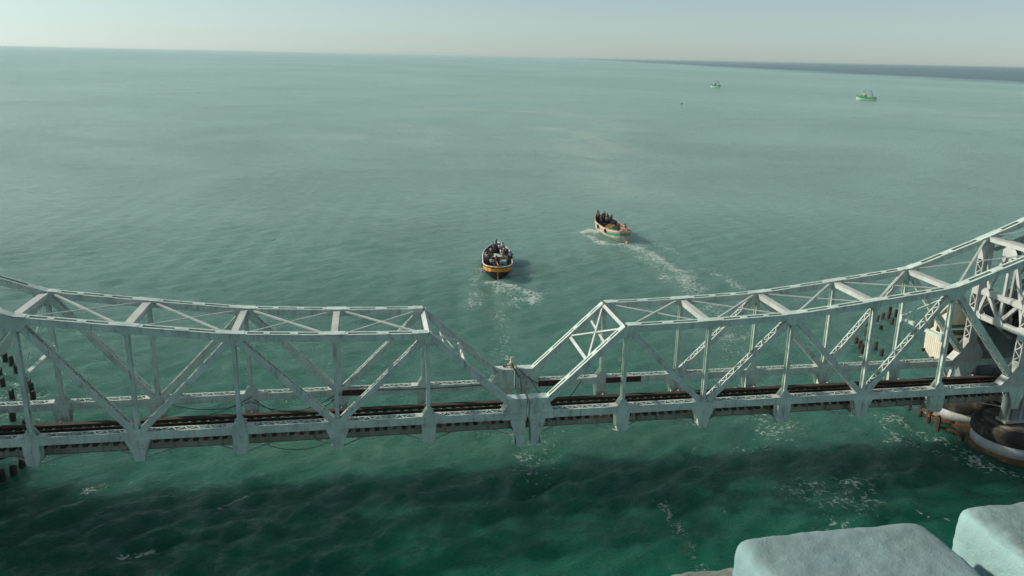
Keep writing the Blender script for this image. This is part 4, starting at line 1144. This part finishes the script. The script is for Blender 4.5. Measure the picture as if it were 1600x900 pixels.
# boat with the black and orange stern, in the middle of the picture
h1 = math.radians(90-8)
L1, B1 = 10.6, 3.75
d1 = Vector((math.cos(h1), math.sin(h1), 0))
c1 = Vector((6.05, 50.6, ZW+0.05)) + d1*(L1/2-1.0)
b1, S1 = fishing_boat(c1, h1, L1, B1, dict(hull='hull_black', strake='orange', strake_line='maroon', inside='blue_deck', deck='wood', rail='white_paint', trim='wood', thwart='wood', tiller='orange'),
                      'wooden fishing boat with black hull and orange stern band, heading away, packed with people', 1.25, 0.66, 0.38)
M1 = Matrix.Translation(c1+Vector((0, 0, 0.38))) @ Matrix.Rotation(h1, 4, 'Z')
G1 = 'people riding in the black and orange boat'
P1 = [(-4.1, .75, .30, 'stand', 'white', 'black', 'person in a white shirt steering at the left of the orange stern'),
      (-3.3, .15, .30, 'stand', 'black', 'navy', 'person in dark clothes standing just ahead of the tiller'),
      (-2.6, 1.15, .30, 'stand', 'navy', 'black', 'person in navy standing at the left rail near the stern'),
      (-1.5, 1.35, .30, 'stand', 'grey', 'navy', 'person in a grey shirt at the left rail amidships'),
      (-1.2, .75, .30, 'lean', 'black', 'black', 'person in black leaning beside the left rail amidships'),
      (-.4, 1.30, .30, 'stand', 'pink', 'navy', 'person in a pink shirt at the left rail before the canvas'),
      (-1.9, .2, .30, 'sit', 'brown', 'black', 'bent person in brown sitting in the middle of the orange boat'),
      (-1.0, -1.70, .85, 'sit', 'blue', 'black', 'person in a blue shirt perched on the right rail'),
      (1.6, 1.15, .32, 'sit', 'blue', 'navy', 'person in blue seated on the left just behind the bow crowd'),
      (2.4, .35, .42, 'stand', 'navy', 'black', 'person in navy standing behind the bow crowd'),
      (2.6, -.55, .42, 'sit', 'white', 'grey', 'person in white seated right of centre behind the bow'),
      (3.1, .8, .5, 'sit', 'grey', 'navy', 'person in grey seated left near the bow'),
      (3.3, -.75, .5, 'stand', 'white', 'white', 'person all in white standing right near the bow'),
      (3.8, .15, .6, 'stand', 'checked', 'navy', 'person in a checked shirt standing at the centre of the bow'),
      (4.2, -.35, .7, 'sit', 'white', 'navy', 'foremost person in white seated in the point of the bow'),
      (4.1, .5, .7, 'sit', 'black', 'black', 'foremost person in black seated in the point of the bow')]
for i, (x, y, z, ps, tp, lo, lb) in enumerate(P1):
    person(M1, (x, y, z), h1+random.uniform(-.6, .6), ps, tp, lo, lb, G1)
heap('fishing_net', M1, (-3.3, -.95, .34), (1.0, .65, .65), 'net_green', 'green fishing net heaped at the right of the orange stern', 'net', seed=3)
heap('fishing_net', M1, (-4.2, -.25, .34), (.55, .45, .35), 'net_ochre', 'small ochre net pile beside the tiller of the orange boat', 'net', seed=4)
heap('cargo_heap', M1, (.9, -1.0, .34), (.65, .45, .55), 'yellow', 'yellow orange heap at the right rail of the orange boat', 'cargo', seed=5)
q = MB(); 
for i in range(5):
    for j in range(5): q.v.append((-.2+1.5*i/4, -.85+1.6*j/4, 1.15+.12*math.sin(i*1.1)*math.cos(j)-.05*abs(j-2)))
for i in range(4):
    for j in range(4): q.f.append((i*5+j, (i+1)*5+j, (i+1)*5+j+1, i*5+j+1))
cv = q.build('canvas_sheet', 'canvas', None, True); sd = cv.modifiers.new('solid', 'SOLIDIFY'); sd.thickness = 0.03; cv.matrix_world = M1
tag(cv, 'pale canvas sheet over the middle of the orange boat', 'canvas sheet')
q = MB(); q.box(-.45, .45, -.35, .35, 0, .55); q.box(-.48, .48, -.38, .38, .552, .62); 
bx = q.build('ice_box', 'ice_blue'); bx.matrix_world = M1 @ Matrix.Translation((-1.3, -.75, .31)); tag(bx, 'pale blue ice box amidships in the orange boat', 'box')
q = MB(); q.tube([(1.0, 1.55, .4), (1.3, 1.75, 2.1)], .035, 6); q.tube([(-2.0, 1.75, .6), (-2.0, 1.85, 2.2)], .035, 6)
pl_ = q.build('pole', 'white_paint'); 
pl_.parent = b1

# white and green boat ahead to the right
h2 = math.radians(90+8)
L2_, B2 = 10.0, 3.5
d2 = Vector((math.cos(h2), math.sin(h2), 0))
c2 = Vector((27.9, 69.0, ZW+0.05)) + d2*(L2_/2-0.6)
b2, S2 = fishing_boat(c2, h2, L2_, B2, dict(hull='hull_white', strake='pink_paint', strake_line='white_paint', inside='wood', deck='wood', rail='pink_paint', trim='wood', thwart='wood', tiller='pink_paint'),
                      'off white fishing boat with pink rail and green stern band, people crowded in its bow', 1.45, 0.74, 0.62)
h = MB(); strip(h, S2[:8], 0.62, 0.80, 2, 0.045); h.build('green_band', 'green_paint', b2, True)
M2 = Matrix.Translation(c2+Vector((0, 0, 0.62))) @ Matrix.Rotation(h2, 4, 'Z')
G2 = 'people crowded in the bow of the white boat'
P2 = [(4.3, .45, .75, 'point', 'pink', 'navy', 'foremost person in pink standing at the left of the white boat bow'),
      (3.7, .55, .62, 'stand', 'blue', 'navy', 'person in a blue shirt at the left of the bow crowd, white boat'),
      (3.6, -.35, .62, 'stand', 'black', 'black', 'person in black in the middle of the bow crowd, white boat'),
      (2.9, .25, .5, 'stand', 'tan', 'navy', 'person in a tan shirt in the bow crowd, white boat'),
      (2.8, -.55, .5, 'stand', 'navy', 'black', 'person in navy in the bow crowd, white boat'),
      (2.2, .75, .42, 'stand', 'black', 'navy', 'person in black at the left rail of the white boat'),
      (2.1, -.95, .42, 'stand', 'navy', 'navy', 'rightmost standing person of the bow crowd, all in navy, white boat'),
      (1.6, .0, .36, 'stand', 'grey', 'black', 'hindmost standing person of the bow crowd in grey, white boat'),
      (1.2, -.8, .34, 'sit', 'blue', 'black', 'person in blue seated behind the crowd, right side, white boat'),
      (-3.3, -.75, .5, 'sit', 'tan', 'brown', 'person in tan seated alone near the stern of the white boat'),
      (3.2, -1.0, .55, 'sit', 'brown', 'black', 'person in brown seated low at the right of the bow crowd, white boat')]
for x, y, z, ps, tp, lo, lb in P2: person(M2, (x, y, z), h2+random.uniform(-.7, .7), ps, tp, lo, lb, G2)
heap('fishing_net', M2, (-.6, .2, .34), (1.3, .95, .75), 'net_ochre', 'yellow ochre net heap amidships in the white boat', 'net', seed=7)
heap('fishing_net', M2, (-2.2, .3, .34), (1.0, .9, .7), 'net_green', 'dark green net heap aft in the white boat', 'net', seed=8)
heap('cargo_heap', M2, (-3.7, -.3, .34), (.65, .6, .75), 'net_tan', 'tan sack heap by the stern of the white boat', 'cargo', seed=9)

# ------------------------------------------------------------------ distant trawlers
def trawler(loc, heading, L, label):
    root = empty('trawler', loc, heading, label=label, cat='boat', group='trawlers near the horizon')
    S = hull_sections(L, L*0.30, 1.5, 0.6, 2.1, stern_w=0.85)
    h = MB(); strip(h, S, 0.0, 0.66, 5); h.build('hull', 'pale_green', root, True)
    h = MB(); strip(h, S, 0.66, 1.0, 2, .03); h.build('strake', 'green_paint', root, True)
    d = MB()
    for s in S:
        x, w, z = hull_pt(s, 0.8); d.v += [(x, -w*.97, z), (x, w*.97, z)]
    for i in range(len(S)-1): d.f.append((2*i, 2*i+1, 2*i+3, 2*i+2))
    d.build('deck', 'green_paint', root)
    c = MB(); c.box(L*.02, L*.24, -L*.08, L*.08, 1.6, 3.9); co = c.build('wheelhouse', 'green_paint', root)
    c = MB(); c.box(L*.00, L*.26, -L*.095, L*.095, 3.903, 4.1); c.build('roof', 'pink_paint', co)
    c = MB(); c.box(L*.242, L*.246, -L*.06, L*.06, 3.0, 3.6); c.box(L*.05, L*.2, L*.081, L*.084, 3.0, 3.6); c.box(L*.05, L*.2, -L*.084, -L*.081, 3.0, 3.6); c.build('window', 'ice_blue', co)
    c = MB(); c.box(L*.03, L*.2, -L*.07, L*.07, 4.1, 4.9); c.build('top_box', 'cream', co)
    a = MB()
    for sd in (-1, 1): a.tube([(-L*.30, sd*L*.12, 1.2), (-L*.27, sd*L*.12, 4.2), (-L*.24, sd*L*.07, 6.2), (-L*.22, 0, 6.9)], 0.10, 6)
    a.tube([(-L*.22, 0, 6.9), (L*.02, 0, 7.4), (L*.16, 0, 6.4), (L*.20, 0, 4.2)], 0.07, 6); a.tube([(L*.12, 0, 3.5), (L*.12, 0, 7.0)], 0.09, 6)
    a.tube([(-L*.42, 0, 1.4), (-L*.22, 0, 6.9)], 0.09, 6)
    a.build('gallows', 'dark_timber', root, True)
    b_ = MB(); b_.box(-L*.28, -L*.12, -L*.07, L*.07, 1.2, 1.9); b_.build('net_bin', 'net_green', root)
trawler((359, 526, ZW), math.radians(128), 14.5, 'green and white trawler with a mast frame, the nearer one, far right near the horizon')
trawler((340, 760, ZW), math.radians(118), 11.5, 'small pale green trawler near the horizon, left of the other trawler')
bo = MB(); bo.lathe([(0.2, -0.3), (0.6, 0.0), (0.62, 0.3), (0.35, 0.5), (0.08, 0.9)], n=16)
o = bo.build('buoy', 'cable', None, True); o.location = (182, 444, ZW); tag(o, 'tiny dark float alone on the water left of the trawlers', 'buoy')

# ------------------------------------------------------------------ road bridge parapet under the viewer
def rounded_block(name, x0, x1, y0, y1, z0, z1, r, mat, parent, seed, taper=0.0, amp=0.003):
    """stone-like block with soft uneven edges"""
    import bmesh
    bm = bmesh.new(); bmesh.ops.create_cube(bm, size=1.0)
    for v in bm.verts:
        v.co = Vector(((x0+x1)/2+v.co.x*(x1-x0), (y0+y1)/2+v.co.y*(y1-y0), (z0+z1)/2+v.co.z*(z1-z0)))
    bmesh.ops.bevel(bm, geom=list(bm.edges), offset=r, segments=6, affect='EDGES', profile=0.55)
    me = bpy.data.meshes.new(name); bm.to_mesh(me); bm.free()
    o = bpy.data.objects.new(name, me); COL.objects.link(o); me.materials.append(MAT[mat])
    rm = o.modifiers.new('remesh', 'REMESH'); rm.mode = 'VOXEL'; rm.voxel_size = 0.005; rm.use_smooth_shade = True
    sm = o.modifiers.new('smooth', 'SMOOTH'); sm.iterations = 4
    for sc, st in ((0.16, 0.012), (0.05, amp*2.0), (0.018, amp)):
        tx = bpy.data.textures.new(name+'_relief', 'CLOUDS'); tx.noise_scale = sc; tx.noise_depth = 3
        dm = o.modifiers.new('relief', 'DISPLACE'); dm.texture = tx; dm.strength = st; dm.mid_level = 0.5; dm.texture_coords = 'GLOBAL'
    if parent: o.parent = parent
    return o
k = 0.80/0.75
zt = CAM.z-0.80
X = lambda v: CAM.x+v*k
Yk = lambda v: CAM.y+v*k
o = rounded_block('parapet_block', X(0.572), X(0.925), Yk(0.45), Yk(1.105), zt-0.34, zt, 0.036, 'parapet', None, 1)
tag(o, 'grey blue sandy parapet block at the bottom edge, left of its paler neighbour', 'parapet block', 'painted parapet blocks of the road bridge')
o = rounded_block('parapet_block', X(1.00), X(1.75), Yk(0.40), Yk(1.13), zt-0.125, zt+0.01, 0.040, 'parapet2', None, 2)
tag(o, 'parapet block with pale turquoise side in the lower right corner', 'parapet block', 'painted parapet blocks of the road bridge')
o = rounded_block('parapet_pedestal', X(0.90), X(1.75), Yk(0.98), Yk(1.10), zt-0.34, zt-0.10, 0.03, 'parapet2', None, 3)
tag(o, 'pale footing joining the two parapet blocks at their outer ends', 'pedestal')
o = rounded_block('parapet_ledge', X(0.470), X(0.86), Yk(0.35), Yk(1.125), zt-0.50, zt-0.072*k, 0.03, 'ledge', None, 4, amp=0.007)
tag(o, 'rough sandy concrete ledge under the parapet blocks', 'ledge')
rd = empty('road_bridge', (CAM.x, CAM.y-4.2, CAM.z-1.9), label='concrete road bridge the view is taken from, below the parapet', cat='road bridge')
m_ = MB(); m_.box(-60, 60, -5.0, 4.95, -0.6, 0.0); m_.build('deck_slab', 'concrete', rd)
m_ = MB(); m_.box(-60, 60, -3.6, 3.6, 0.004, 0.06); m_.build('roadway', 'asphalt', rd)
m_ = MB(); m_.box(-60, 60, 4.55, 4.9, 0.002, 0.66); m_.build('parapet_wall', 'concrete', rd)
for xx in (-42, 0, 42):
    m_ = MB(); m_.box(xx-0.9+14, xx+0.9+14, -3.2, 3.0, -26.0, -0.602); m_.build('support', 'concrete', rd)
